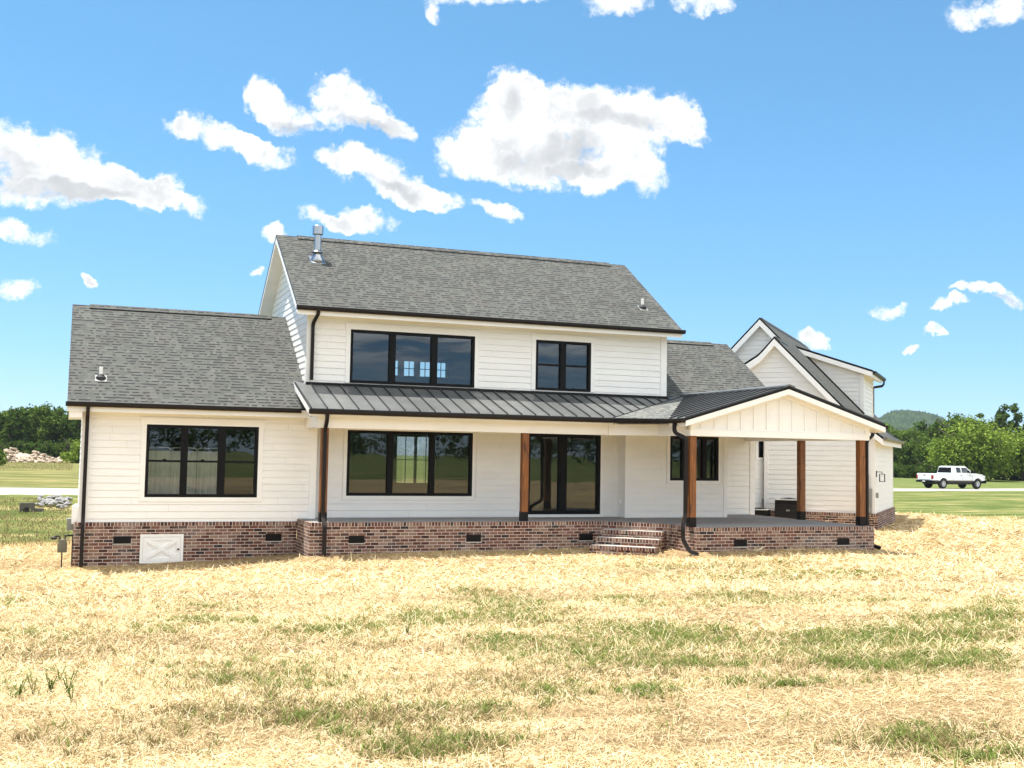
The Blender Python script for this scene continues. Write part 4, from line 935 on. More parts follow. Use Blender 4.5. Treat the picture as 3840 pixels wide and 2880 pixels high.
PD = [(150,1370,160,35,1500),(300,1405,200,30,1900),(520,1470,200,30,2300),(700,1540,200,30,2100),(480,1540,140,24,1300),(900,1560,160,24,1500),(1100,1480,200,26,1700),(1350,1460,200,22,1600),(960,1618,130,22,1500),(2000,1600,150,20,1300),(60,1410,80,30,800),(330,1300,200,14,900),(1750,1420,220,24,1800),(1300,1400,180,22,1500),(800,1400,160,20,1300),(250,1600,180,20,900)]
for k_, (cx, cy, rx, ry, n) in enumerate(PT + PD):
    if k_ < len(PT) and cy > 1430 and cx < 1300: n = int(n * .42)
    c = on_ground(cx, cy); e1 = on_ground(cx + rx, cy) - c; e2 = on_ground(cx, cy - ry) - c
    n = int(n * .95); q = rng.normal(0, .8, (n, 2)); q = q[np.hypot(q[:, 0], q[:, 1]) < 2.2]; cl = rng.normal(0, .62, (max(6, n // 42), 2))
    q2 = cl[rng.integers(0, len(cl), len(q))] + rng.normal(0, .10, q.shape) * rng.random((len(q), 1))
    q = np.where((rng.random(len(q)) < .62)[:, None], q2, q)
    P = c + q[:, :1] * e1 + q[:, 1:] * e2; gpts.append(P[: int(len(P) * (.85 if k_ < len(PT) else .12))]); dpts.append(P[int(len(P) * (.8 if k_ < len(PT) else .1)):])
tp, _ = polar(900, 5, 34, -9, 51); 
for t in tp:
    n = rng.integers(4, 16); (gpts if rng.random() < .4 else dpts).append(t + rng.normal(0, .10, (n, 2)))
grass_obj('grass', np.concatenate(gpts), .062, .0085, 'grass', 3, 'thin green grass coming up through the straw', 'grass')
grass_obj('dry_grass', np.concatenate(dpts), .062, .006, 'drygrass', 4, 'dry brownish grass tufts among the straw', 'dry grass')
# rough grass of the verge and the uncut strip on the left
vp = np.concatenate([np.column_stack([rng.uniform(-9, 3, 14000), rng.uniform(36, 51, 14000)]), np.column_stack([rng.uniform(-14, 6, 9000), rng.uniform(86, 126, 9000)])])
grass_obj('verge_grass', vp, .09, .022, 'drygrass', 6, 'rough green grass between the straw and the gravel road', 'grass')
# ------------------------------------------------------------------ trees, hill
def leaf_mat(name, cols, tr=.35):
    m, nt, b = new_mat(name); nt.n.remove(b)
    r = nt.node('ShaderNodeNewGeometry').outputs['Random Per Island']; oi = nt.node('ShaderNodeObjectInfo').outputs['Random']
    n = nt.noise(objco(nt), .55, 3, .6)
    c = nt.ramp(nt.m('ADD', nt.m('MULTIPLY', r, .6), nt.m('MULTIPLY', n, .4)), [(.15, cols[0]), (.5, cols[1]), (.85, cols[2])])
    d = nt.node('ShaderNodeBsdfDiffuse'); nt.l.new(c, d.inputs[0]); t = nt.node('ShaderNodeBsdfTranslucent'); nt.l.new(nt.mix(.5, c, (.16, .20, .03, 1)), t.inputs[0])
    mx = nt.node('ShaderNodeMixShader'); mx.inputs[0].default_value = tr; nt.l.new(d.outputs[0], mx.inputs[1]); nt.l.new(t.outputs[0], mx.inputs[2]); nt.l.new(mx.outputs[0], nt.n['Material Output'].inputs[0]); return m
M['leaf_dark'] = leaf_mat('dark_foliage', [(.018, .042, .010), (.044, .086, .018), (.095, .15, .036)])
M['leaf_mid'] = leaf_mat('mid_foliage', [(.03, .068, .013), (.08, .14, .026), (.16, .225, .048)])
M['leaf_light'] = leaf_mat('yellow_green_foliage', [(.07, .125, .02), (.17, .25, .04), (.30, .38, .075)])
M['bark'] = simple('tree_bark', (.09, .07, .05), .95, var=.4, vscale=6)
def leaf_cloud(C, rad, n, size, seed, squash=.8):
    r = np.random.default_rng(seed); k = r.integers(0, len(C), n); v = r.normal(size=(n, 3)); v /= np.linalg.norm(v, axis=1)[:, None]
    rr = rad[k] * r.random(n) ** .45; p = C[k] + v * rr[:, None] * [1, 1, squash]
    nrm = v * .7 + r.normal(0, .6, (n, 3)) + [0, 0, .45]; nrm /= np.linalg.norm(nrm, axis=1)[:, None]
    a = np.cross(nrm, r.normal(size=(n, 3))); a /= np.linalg.norm(a, axis=1)[:, None]; b = np.cross(nrm, a)
    s = (size * r.uniform(.5, 1.4, n) / 2)[:, None]; a *= s; b *= s * .7
    V = np.stack([p - a, p - b, p + a, p + b], 1).reshape(-1, 3); return V, np.arange(n * 4).reshape(-1, 4)
def tree(x, y, h, wd, mat, seed, label, group=None, n=6000, size=.38, trunk=.30, base=.18, clumps=70, loose=False, z=None, name='tree', cat='tree', flat=1.0):
    r = np.random.default_rng(seed); zb = (g1(x, y) if z is None else z) - .1
    t = thing(name, label, cat, (x, y, zb), 0, group)
    tm = MB(); th = h * .62; lean = r.normal(0, .04, 2) * h
    pts = [(0, 0, 0), (lean[0] * .3, lean[1] * .3, th * .4), (lean[0] * .7, lean[1] * .7, th * .75), (lean[0], lean[1], th)]
    tr_ = h * .022 + .06
    for (a, b), (r0, r1) in zip(zip(pts, pts[1:]), ((tr_ * 1.3, tr_), (tr_, tr_ * .7), (tr_ * .7, tr_ * .3))):
        ra = [(a[0] + r0 * math.cos(q), a[1] + r0 * math.sin(q), a[2]) for q in np.linspace(0, 2 * PI, 8)[:-1]]; rb = [(b[0] + r1 * math.cos(q), b[1] + r1 * math.sin(q), b[2]) for q in np.linspace(0, 2 * PI, 8)[:-1]]
        for i in range(7): j = (i + 1) % 7; tm.face([ra[i], ra[j], rb[j], rb[i]])
    for i in range(7):
        q = r.uniform(0, 2 * PI); z0 = th * r.uniform(.35, .95); L = wd * r.uniform(.25, .42)
        tm.beam((lean[0] * z0 / th, lean[1] * z0 / th, z0), (L * math.cos(q), L * math.sin(q), z0 + L * r.uniform(.4, .9)), tr_ * .5, tr_ * .5)
    tm.build('trunk', 'bark', t)
    cz = h * (base + 1) / 2; hz = h * (1 - base) / 2
    v = r.normal(size=(clumps, 3)); v /= np.linalg.norm(v, axis=1)[:, None]; q = r.random(clumps) ** .4 * (.95 if not loose else 1.0)
    C = v * q[:, None] * [wd / 2 * .86, wd / 2 * .86, hz * .88]; C[:, 2] = cz + C[:, 2] * flat
    C[:, 0] += r.normal(0, wd * .04, clumps); rad = wd * r.uniform(.09, .19, clumps) * (.62 if loose else 1)
    V, F = leaf_cloud(C, rad, n, size, seed + 1)
    fast_mesh('crown', V, F, mat, t); return t
def at_az(azd, d): return d * math.sin(R(azd)), d * math.cos(R(azd))
rr_ = random.Random(4)
GW = 'trees of the wood behind the rock heap'
k = 0
for azd, d, tn in ((-7.5,172,.036),(-5.8,178,.036),(-4.3,170,.035),(-3.3,174,.034),(-2.6,168,.0355),(-2.0,176,.039),(-1.3,170,.040),(-.6,174,.0365),(.2,168,.037),(1.2,175,.038),(2.6,172,.037),(4.2,178,.037),(6.2,176,.036),(-2.9,190,.034),(-1.6,192,.038),(-.1,190,.036),(1.8,192,.037)):
    x, y = at_az(azd, d); zb = g1(x, y); h = 1.74 + tn * d - zb
    tree(x, y, h, rr_.uniform(4.6, 6.2), 'leaf_mid' if k % 3 == 0 else 'leaf_dark', 100 + k, 'dense dark green tree of the wood behind the pale rock heap', GW, n=5200, size=.40, base=.02, clumps=80); k += 1
GS = 'bushes along the foot of the left wood'
for i, azd in enumerate((-5.2, -3.7, -2.85, -2.2, -1.55, -.95, -.3, .4, 1.3)):
    x, y = at_az(azd, 160 + rr_.uniform(-2, 2)); tree(x, y, rr_.uniform(1.6, 2.8), rr_.uniform(3, 4.4), 'leaf_dark', 200 + i, 'low dark bush at the foot of the wood behind the rock heap', GS, n=1300, size=.34, base=-.15, clumps=30, name='bush', cat='bush')
x, y = at_az(-3.55, 104); tree(x, y, 1.7, 3.2, 'leaf_mid', 230, 'low grey green bush in front of the rock heap at the left edge', n=1800, size=.25, base=-.2, clumps=30, name='bush', cat='bush')
x, y = at_az(.15, 128); tree(x, y, 2.6, 4.6, 'leaf_light', 231, 'light green shrub beside the rock heap just left of the house', n=1800, size=.25, base=-.2, clumps=34, name='bush', cat='bush')
# right hand side
def rt(azd, d, tn, wd, mat, seed, label, group=None, **kw):
    x, y = at_az(azd, d); zb = g1(x, y); return tree(x, y, 1.74 + tn * d - zb, wd, mat, seed, label, group, **kw)
rt(39.75, 186, .0390, 7.2, 'leaf_mid', 300, 'slender tree with a bare visible trunk right beside the garage corner', n=6500, size=.42, base=.10, clumps=80)
rt(43.75, 158, .0385, 11.5, 'leaf_light', 301, 'broad rounded yellow green tree directly behind the white pickup truck', n=15000, size=.36, base=-.04, clumps=150)
rt(45.9, 166, .0335, 10.0, 'leaf_light', 302, 'rounded yellow green tree at the right picture edge', n=11000, size=.36, base=-.02, clumps=120)
rt(45.4, 212, .0540, 9.0, 'leaf_dark', 303, 'tall loose crowned tree rising above the rounded trees at the right edge', n=5200, size=.5, base=.15, clumps=70, loose=True)
rt(44.1, 214, .0465, 6.5, 'leaf_dark', 304, 'sparse thin tree between the dark tree and the tall loose crown', n=2600, size=.5, base=.15, clumps=46, loose=True)
rt(43.1, 205, .0472, 9.5, 'leaf_dark', 305, 'dark broad tree standing left of the sparse thin tree', n=7500, size=.46, base=.05, clumps=90)
rt(41.9, 204, .0400, 8.5, 'leaf_dark', 306, 'dark tree below the right slope of the far hill', n=7000, size=.46, base=.02, clumps=90)
rt(41.0, 196, .0325, 8.0, 'leaf_mid', 307, 'lower mid green tree in the gap before the far hill', n=6500, size=.44, base=.0, clumps=90)
rt(42.2, 182, .0250, 7.0, 'leaf_dark', 308, 'low dark tree in shade left of the broad rounded tree', n=6000, size=.40, base=-.05, clumps=80)
GR = 'trees of the far tree line on the right'
for i, (azd, d, tn, wd) in enumerate(((46.9, 214, .052, 9), (48.5, 205, .047, 10), (50.3, 205, .044, 10), (47.6, 180, .034, 10), (38.4, 225, .03, 9), (37.0, 230, .03, 9), (40.4, 222, .027, 9), (44.6, 190, .03, 9), (35.2, 232, .03, 9), (33, 236, .03, 9))):
    rt(azd, d, tn, wd, 'leaf_dark', 330 + i, 'dark background tree in the far tree line beyond the field', GR, n=5200, size=.46, base=-.02, clumps=80)
GB = 'bushes along the foot of the right tree line'
for i, azd in enumerate((40.3, 41.1, 41.7, 42.3, 42.9, 44.9, 45.7, 46.6)):
    x, y = at_az(azd, 168 + rr_.uniform(-3, 8)); tree(x, y, rr_.uniform(1.8, 3.0), rr_.uniform(3.6, 5), 'leaf_dark', 350 + i, 'low dark bush at the foot of the tree line beyond the field', GB, n=1500, size=.34, base=-.15, clumps=30, name='bush', cat='bush')

# wooded hill far away
hm_, hnt, hb = new_mat('wooded_hill'); hp = geo(hnt); hn = hnt.noise(hp, .07, 6, .75); hn2 = hnt.noise(hp, .2, 3, .7)
setp(hnt, hb, hnt.ramp(hnt.m('ADD', hnt.m('MULTIPLY', hn, .5), hnt.m('MULTIPLY', hn2, .5)), [(.40, (.006, .016, .007)), (.52, (.028, .055, .018)), (.62, (.06, .095, .032))]), 1.0, spec=.05, normal=hnt.bump(hn2, 1.0, 3.0))
M['hill'] = hm_
ha = np.radians(np.concatenate([np.arange(20, 38, .4), np.arange(38, 43.5, .035), np.arange(43.5, 70, .4)])); ht = np.linspace(0, 1, 46)
prof = lambda a: 20 * np.exp(-((a - 41.1) / 1.9) ** 4) + 25 * np.exp(-((a - 40.6) / 2.6) ** 2) + 30 * np.exp(-((a - 36) / 3.5) ** 2) + 26 * np.exp(-((a - 45) / 3) ** 2) + 22 * np.exp(-((a - 54) / 8) ** 2)
rh = np.random.default_rng(8); HV = []
for t_ in ht:
    d = 1250 + 450 * t_; z = prof(np.degrees(ha)) * 1.33 * np.sin(np.minimum(t_ / .8, 1) * PI / 2) + (rh.normal(0, 1.3, len(ha)) if t_ > .02 else -3)
    HV.append(np.column_stack([np.sin(ha) * d, np.cos(ha) * d, z]))
HV = np.array(HV); hi = np.arange(HV.shape[0] * HV.shape[1]).reshape(HV.shape[:2])
tag(fast_mesh('hill', HV.reshape(-1, 3), np.stack([hi[:-1, :-1], hi[:-1, 1:], hi[1:, 1:], hi[1:, :-1]], -1).reshape(-1, 4), 'hill', smooth=True), kind='structure')

# the wood on the far side of the field behind the photographer: one dark mass, seen only mirrored in the panes
wr = np.random.default_rng(77); wc, wrad = [], []
for i in range(90):
    a = math.radians(120 + 120 * (i / 90)); d = 150 + wr.uniform(0, 25); x, y = d * math.sin(a), d * math.cos(a); z = g1(x, y); hh = wr.uniform(5, 9)
    for k_ in range(14): wc.append((x + wr.normal(0, 2.6), y + wr.normal(0, 2.6), z + hh * wr.uniform(.1, .95))); wrad.append(wr.uniform(1.1, 2.1))
V, F = leaf_cloud(np.array(wc), np.array(wrad), 48000, .6, 78)
tag(fast_mesh('far_wood', V, F, 'leaf_dark'), 'dark wood across the field that the window panes mirror', 'wood', kind='stuff')
# ------------------------------------------------------------------ things by the house
def condenser(name, u, w_, z, sx, sy, h, label):
    p = GAR((u, w_, z)); t = thing(name, label, 'air conditioner', p, -PI / 4, 'outdoor air conditioning units')
    b = MB(); b.box(-sx / 2, -sy / 2, .06, sx / 2, sy / 2, h); b.build('cabinet', 'black', t, bevel=.02)
    l = MB(); k = .14
    while k < h - .12: l.box(-sx / 2 + .05, -sy / 2 - .006, k, sx / 2 - .05, -sy / 2 + .002, k + .012); l.box(-sx / 2 - .006, -sy / 2 + .05, k, -sx / 2 + .002, sy / 2 - .05, k + .012); k += .045
    l.build('louvre_grille', 'rubber', t)
    g = MB(); g.box(-sx / 2 - .01, -sy / 2 - .01, h + .002, sx / 2 + .01, sy / 2 + .01, h + .035); g.build('top_cover', 'grey_paint', t, bevel=.01)
    f = MB()
    for r in (.10, .17, .24, .31):
        if r < sx / 2 - .02: f.tube([(r * math.cos(a), r * math.sin(a), h + .05 + (.31 - r) * .12) for a in np.linspace(0, 2 * PI, 25)], .006, 5)
    for a in range(8): f.beam((0, 0, h + .085), (.33 * math.cos(a * PI / 4), .33 * math.sin(a * PI / 4), h + .045), .012, .012)
    f.build('fan_guard', 'black', t)
    d = MB(); d.box(-.02, -sy / 2 - .014, h * .62, .10, -sy / 2 - .007, h * .62 + .05); d.build('badge', 'grey_paint', t)
    c = MB(); c.box(-sx / 2 - .08, -sy / 2 - .08, -.5, sx / 2 + .08, sy / 2 + .08, .058); c.build('pad', 'concrete', t)
condenser('air_conditioner', -6.98, 40.75, -.62, .85, .85, .98, 'tall black air conditioning unit behind the back porch post')
condenser('air_conditioner', -8.05, 41.0 - .45, -.62, .80, .70, .60, 'low dark air conditioning unit in the corner beside the house corner board')
db = thing('disconnect_box', 'small grey disconnect box with a hanging cable on the wall below the narrow window', 'electric box', (23.75, 35.17, .2))
b = MB(); b.box(-.05, -.09, -.10, .06, -.0, .13); b.build('box', 'grey_paint', db, bevel=.005)
b = MB(); b.tube([(0, -.05, -.10), (.01, -.10, -.25), (.05, -.25, -.40), (.02, -.5, -.62)], .018, 6); b.build('cable', 'grey_paint', db)
em = thing('electric_meter', 'grey electric meter cabinet with a conduit above it on the corner of the garage wing', 'electric meter', GAR((-4.36, 41.44, 0.0)), -PI / 4)
b = MB(); b.box(-.20, -.17, .0, .16, -.01, .84); b.build('cabinet', 'grey_paint', em, bevel=.008)
b = MB(); b.tube([(.03, -.07, .84), (.03, -.07, 1.33)], .03, 8); b.build('conduit', 'olive_paint', em)
b = MB(); b.tube([(-.02, -.17, .62), (-.02, -.25, .62)], .085, 14); b.build('meter_dial', 'galv', em)
b = MB(); b.tube([(-.10, -.08, -.01), (-.10, -.08, -.62)], .028, 8); b.build('lower_conduit', 'pvc', em)
eb = MB(GAR); eb.box(-4.10, 41.66, .50, -4.02, 41.86, .68)
tag(eb.build('junction_box', 'grey_paint'), 'small grey junction box on the side wall of the garage wing', 'electric box')
wl = thing('wall_lantern', 'black square frame wall lantern on the side wall of the garage wing', 'lamp', GAR((-4.11, 41.95, 1.40)), -PI / 4)
b = MB(); b.box(0, -.05, -.16, .025, .05, .06); b.build('back_plate', 'black', wl)
b = MB(); b.beam((.02, 0, .02), (.20, 0, .02), .02, .02); b.beam((.20, 0, .03), (.20, 0, -.04), .02, .02); b.build('arm', 'black', wl)
b = MB(); q = .085
for sx in (-q, q):
    for sy in (-q, q): b.beam((.20 + sx, sy, -.05), (.20 + sx, sy, -.32), .018, .018)
for z_ in (-.05, -.32):
    for sgn in (-q, q): b.beam((.20 - q - .009, sgn, z_), (.20 + q + .009, sgn, z_), .018, .018); b.beam((.20 + sgn, -q, z_), (.20 + sgn, q, z_), .0175, .0175)
b.build('frame', 'black', wl)
b = MB(); b.lathe([(.018, 0), (.026, -.03), (.028, -.07), (.015, -.10)], (.20, 0, -.05), 10); b.build('bulb', 'pvc', wl)
# left gable: panel box, grey box, gas meter
pb = MB(); pb.box(.02, 30.02, -.125, .19, 30.62, .30); pb.prism([(.02, 30.02, .30), (.19, 30.02, .30), (.12, 30.02, .36)], (0, .6, 0)); tag(pb.build('meter_enclosure', 'white_panel', None, bevel=.006), 'white enclosure box on the left end wall above the brick', 'electric box')
gb = MB(); gb.box(-.08, 30.2, -.29, .066, 30.5, -.02); gb.box(-.095, 30.19, -.02, .066, 30.51, .0); tag(gb.build('utility_box', 'grey_paint', None, bevel=.005), 'small grey utility box low on the left brick end wall', 'electric box')
gmz = g1(-.17, 30.3)
gm = thing('gas_meter', 'olive grey gas meter with dark pipes at the left end of the house', 'gas meter', (-.17, 30.3, gmz))
b = MB(); z0 = -.86 - gmz; b.box(-.11, -.09, z0 + .02, .115, .09, z0 + .25); b.box(-.09, -.08, z0 + .25, .10, .08, z0 + .34); b.box(-.08, -.10, z0 + .05, .08, -.09, z0 + .2); b.build('body', 'olive_paint', gm, bevel=.015)
b = MB(); b.tube([(.06, 0, z0 + .33), (.06, 0, z0 + .43), (.24, 0, z0 + .44)], .022, 8); b.build('pipe', 'rubber', gm); b = MB(); b.tube([(-.06, 0, z0 + .33), (-.06, 0, z0 + .42), (-.16, 0, z0 + .42), (-.20, 0, z0 + .38)], .024, 8); b.build('pipe', 'rubber', gm); b = MB(); b.tube([(0, 0, z0 + .03), (0, 0, -.1)], .016, 8); b.build('stub_pipe', 'rubber', gm)
b = MB(); b.lathe([(.05, 0), (.075, .02), (.075, .05), (.04, .07)], (-.20, 0, z0 + .34), 12); b.build('regulator', 'rubber', gm)
b = MB(); b.tube([(.24, 0, z0 + .44), (.24, 0, -.05)], .02, 8); b.build('riser', 'rubber', gm)
cp = MB(); cx, cy = on_ground(210, 1206); cz = g1(cx, cy); cp.box(cx - .06, cy - .05, cz - .03, cx + .06, cy + .05, cz + .07); tag(cp.build('cleanout_cap', 'white_panel', None, bevel=.015), 'small white pipe cap sticking out of the straw near the gas meter', 'pipe cap')
oc = MB(); oc.box(15.205, 29.93, .36, 15.225, 30.05, .50); tag(oc.build('outlet_cover', 'white_panel', None, bevel=.004), 'white outlet cover on the short porch wall beside the sliding door', 'outlet cover')
# curtains behind the left window
def curtain(x0, x1, label, seed):
    r = np.random.default_rng(seed); n = 90; xs = np.linspace(x0, x1, n); ph = np.cumsum(r.uniform(.15, .75, n)); V, F = [], []
    zs = np.linspace(.50, 1.735, 12)
    for z in zs:
        k = .6 + .4 * (1.735 - z) / 1.2
        V.append(np.column_stack([xs, 30.82 + k * (.022 * np.sin(ph) + .012 * np.sin(ph * .37 + z)), np.full(n, z)]))
    V = np.array(V); i = np.arange(12 * n).reshape(12, n)
    o = fast_mesh('curtain', V.reshape(-1, 3), np.stack([i[:-1, :-1], i[:-1, 1:], i[1:, 1:], i[1:, :-1]], -1).reshape(-1, 4), 'cloth', smooth=True)
    tag(o, label, 'curtain', 'half height curtains in the left window')
cm, cnt, cbs = new_mat('white_curtain_cloth'); setp(cnt, cbs, (.78, .76, .72, 1), .9)
M['cloth'] = cm
curtain(1.60, 2.40, 'left white half curtain behind the wide left window', 1); curtain(2.41, 3.06, 'middle white half curtain behind the wide left window', 2); curtain(3.075, 3.72, 'right white half curtain behind the wide left window', 3)
for a, b_, s in ((1.58, 2.40, 'left'), (2.40, 3.07, 'middle'), (3.07, 3.72, 'right')):
    c = MB(); p = [(a, 30.80, 1.74)] if a > 1.6 else []
    p += ([(a + .02, 30.80, 1.79), (a + .07, 30.80, 1.82)] if a > 1.6 else [(a, 30.80, 1.82)]) + ([(b_ - .07, 30.80, 1.82), (b_ - .02, 30.80, 1.79), (b_, 30.80, 1.74)] if b_ < 3.7 else [(b_, 30.80, 1.82)])
    c.tube(p, .013, 8); tag(c.build('curtain_rod', 'chrome', None, smooth=True), s + ' curved white curtain rod behind the wide left window', 'curtain rod', 'curtain rods in the left window')

# ------------------------------------------------------------------ culvert, rocks
def at_flat(px, py, s):
    d = ray(px, py); t = (-1.0 - EYE[2]) / d[2] * s; return EYE + d * t
cu = at_flat(104, 1905, .84); cx, cy = cu[0], cu[1]; cz = g1(cx, cy)
ct = thing('culvert_headwall', 'weathered dark culvert headwall in the grass below the gravel road', 'culvert', (cx, cy, cz), R(8)); ct.scale = (.68, .68, .68)
b = MB(); b.box(-.42, -.1, .18, .36, .14, .52); b.box(-.42, -.1, .0, -.30, .14, .18); b.box(.16, -.1, .0, .36, .14, .18); b.build('headwall', 'dark_concrete', ct, bevel=.02)
b = MB(); b.box(.37, -.06, -.05, .85, .10, .20); b.build('wing_wall', 'dark_concrete', ct, bevel=.02)
b = MB(); b.tube([(-.06, -.105, .12), (-.06, .9, .12)], .16, 12); b.build('pipe', 'rubber', ct)
def rock_mesh(name, seed, mat):
    bm = bmesh.new(); bmesh.ops.create_icosphere(bm, subdivisions=2, radius=1); r = random.Random(seed)
    for _ in range(9):
        n = Vector((r.gauss(0, 1), r.gauss(0, 1), r.gauss(0, 1))).normalized(); c = r.uniform(.55, .85)
        for v in bm.verts:
            d = v.co.dot(n)
            if d > c: v.co -= n * (d - c)
    me = bpy.data.meshes.new(name); bm.to_mesh(me); bm.free(); me.uv_layers.new(name='UVMap'); me.materials.append(M[mat]); return me
RM = [rock_mesh('boulder', i, 'rock') for i in range(6)]; GM = [rock_mesh('riprap_stone', i + 20, 'greyrock') for i in range(5)]
rr2 = random.Random(9)
for i in range(210):
    f = rr2.random(); a = -4.2 + 3.65 * f; hump = .25 + 1.15 * math.sin(min(1, (1 - f) * 1.25 + .05) * PI * .62) * (.75 + .25 * math.sin(f * 19))
    d = 128 + rr2.uniform(0, 5); x, y = at_az(a, d); q = rr2.random()
    o = bpy.data.objects.new('boulder', RM[i % 6]); COL.objects.link(o); s = rr2.uniform(.13, .27)
    dep = min(1, (d - 128) / 2.5)
    o.location = (x, y, g1(x, y) + .05 + hump * dep * (0.35 + .65 * q)); o.scale = (s * rr2.uniform(1, 1.7), s * rr2.uniform(.8, 1.3), s * rr2.uniform(.6, .9)); o.rotation_euler = (rr2.uniform(-.4, .4), rr2.uniform(-.4, .4), rr2.uniform(0, 6))
    tag(o, 'pale tan boulder in the heap in front of the left wood', 'rock', 'boulders in the heap before the left wood')
hp_ = [at_az(a, 130.5) for a in np.linspace(-4.2, -.7, 15)]; mv, mf = [], []
b = MB()
for (x0, y0), (x1, y1), i in zip(hp_, hp_[1:], range(14)):
    f0, f1 = i / 14, (i + 1) / 14; hh = lambda f: .05 + .95 * math.sin(min(1, (1 - f) * 1.25 + .02) * PI * .62)
    z0, z1 = g1(x0, y0), g1(x1, y1); b.face([(x0, y0 - 2.3, z0 - .1), (x1, y1 - 2.3, z1 - .1), (x1, y1, z1 + hh(f1)), (x0, y0, z0 + hh(f0))]); b.face([(x0, y0, z0 + hh(f0)), (x1, y1, z1 + hh(f1)), (x1, y1 + 3, z1 - .1), (x0, y0 + 3, z0 - .1)])
tag(b.build('earth_bank', 'rock', smooth=True), kind='structure')
rc0 = at_flat(200, 1900, .86)
for i in range(70):
    o = bpy.data.objects.new('riprap_stone', GM[i % 5]); COL.objects.link(o); s = rr2.uniform(.05, .12); x = rc0[0] + rr2.gauss(0, .42); y = rc0[1] + rr2.gauss(0, 1.0)
    o.location = (x, y, g1(x, y) + s * .35 + .12 * math.exp(-((x - rc0[0]) / .6) ** 2)); o.scale = (s * 1.5, s, s * .75); o.rotation_euler = (rr2.uniform(-.4, .4), rr2.uniform(-.4, .4), rr2.uniform(0, 6))
    tag(o, 'grey riprap stone in the small pile beside the culvert headwall', 'rock', 'riprap stones beside the culvert')

# ------------------------------------------------------------------ weeds
def weed(px, py, h, label, seed, flower=False):
    x, y = on_ground(px, py); r = random.Random(seed); t = thing('weed', label, 'weed', (x, y, g1(x, y)), r.uniform(0, 6), 'tall weeds in the straw')
    s = MB(); lf = MB()
    for k in range(r.randint(3, 5)):
        a = r.uniform(0, 6.3); L = h * r.uniform(.6, 1.1); tip = (math.cos(a) * L * .35, math.sin(a) * L * .35, L); s.tube([(0, 0, -.02), (tip[0] * .4, tip[1] * .4, L * .5), tip], .004, 5)
        for j in range(9):
            f = .25 + .75 * j / 9; c = Vector(tip) * f; b_ = r.uniform(0, 6.3); l = h * .20 * r.uniform(.6, 1.2); d = Vector((math.cos(b_), math.sin(b_), r.uniform(-.1, .6))) * l; n = Vector((-math.sin(b_), math.cos(b_), 0)) * l * .28
            lf.face([c, c + d * .5 + n, c + d, c + d * .5 - n])
    s.build('stem', 'grass', t); lf.build('leaf', 'leaf_mid', t, fixn=False)
    if flower:
        f = MB()
        for k in range(7): f.lathe([(.004, 0), (.018, .006), (.012, .014)], (r.gauss(0, h * .2), r.gauss(0, h * .2), h * r.uniform(.7, 1.05)), 7)
        f.build('blossom', 'white_panel', t)
for i, (px, py, h, l) in enumerate(((147, 1500, .21, 'tallest dark green weed of the row at the left edge of the lot'), (108, 1498, .17, 'dark green weed just left of the tallest one'), (72, 1502, .18, 'bushy green weed near the left picture edge'), (40, 1510, .17, 'leafy weed at the far left picture edge'), (128, 1475, .14, 'small dark weed behind the tallest one'), (155, 1520, .14, 'short weed in front of the tallest one'), (1545, 1372, .16, 'dark leafy weed in the grass patch right of centre'), (880, 1372, .16, 'bluish green weed in the straw left of centre'))): weed(px, py, h, l, 50 + i)
weed(1823, 1188, .2, 'weed with white blossoms in the shade below the right porch base', 70, True)
weed(1752, 1186, .12, 'small weed in the shade left of the right foundation vent', 71)
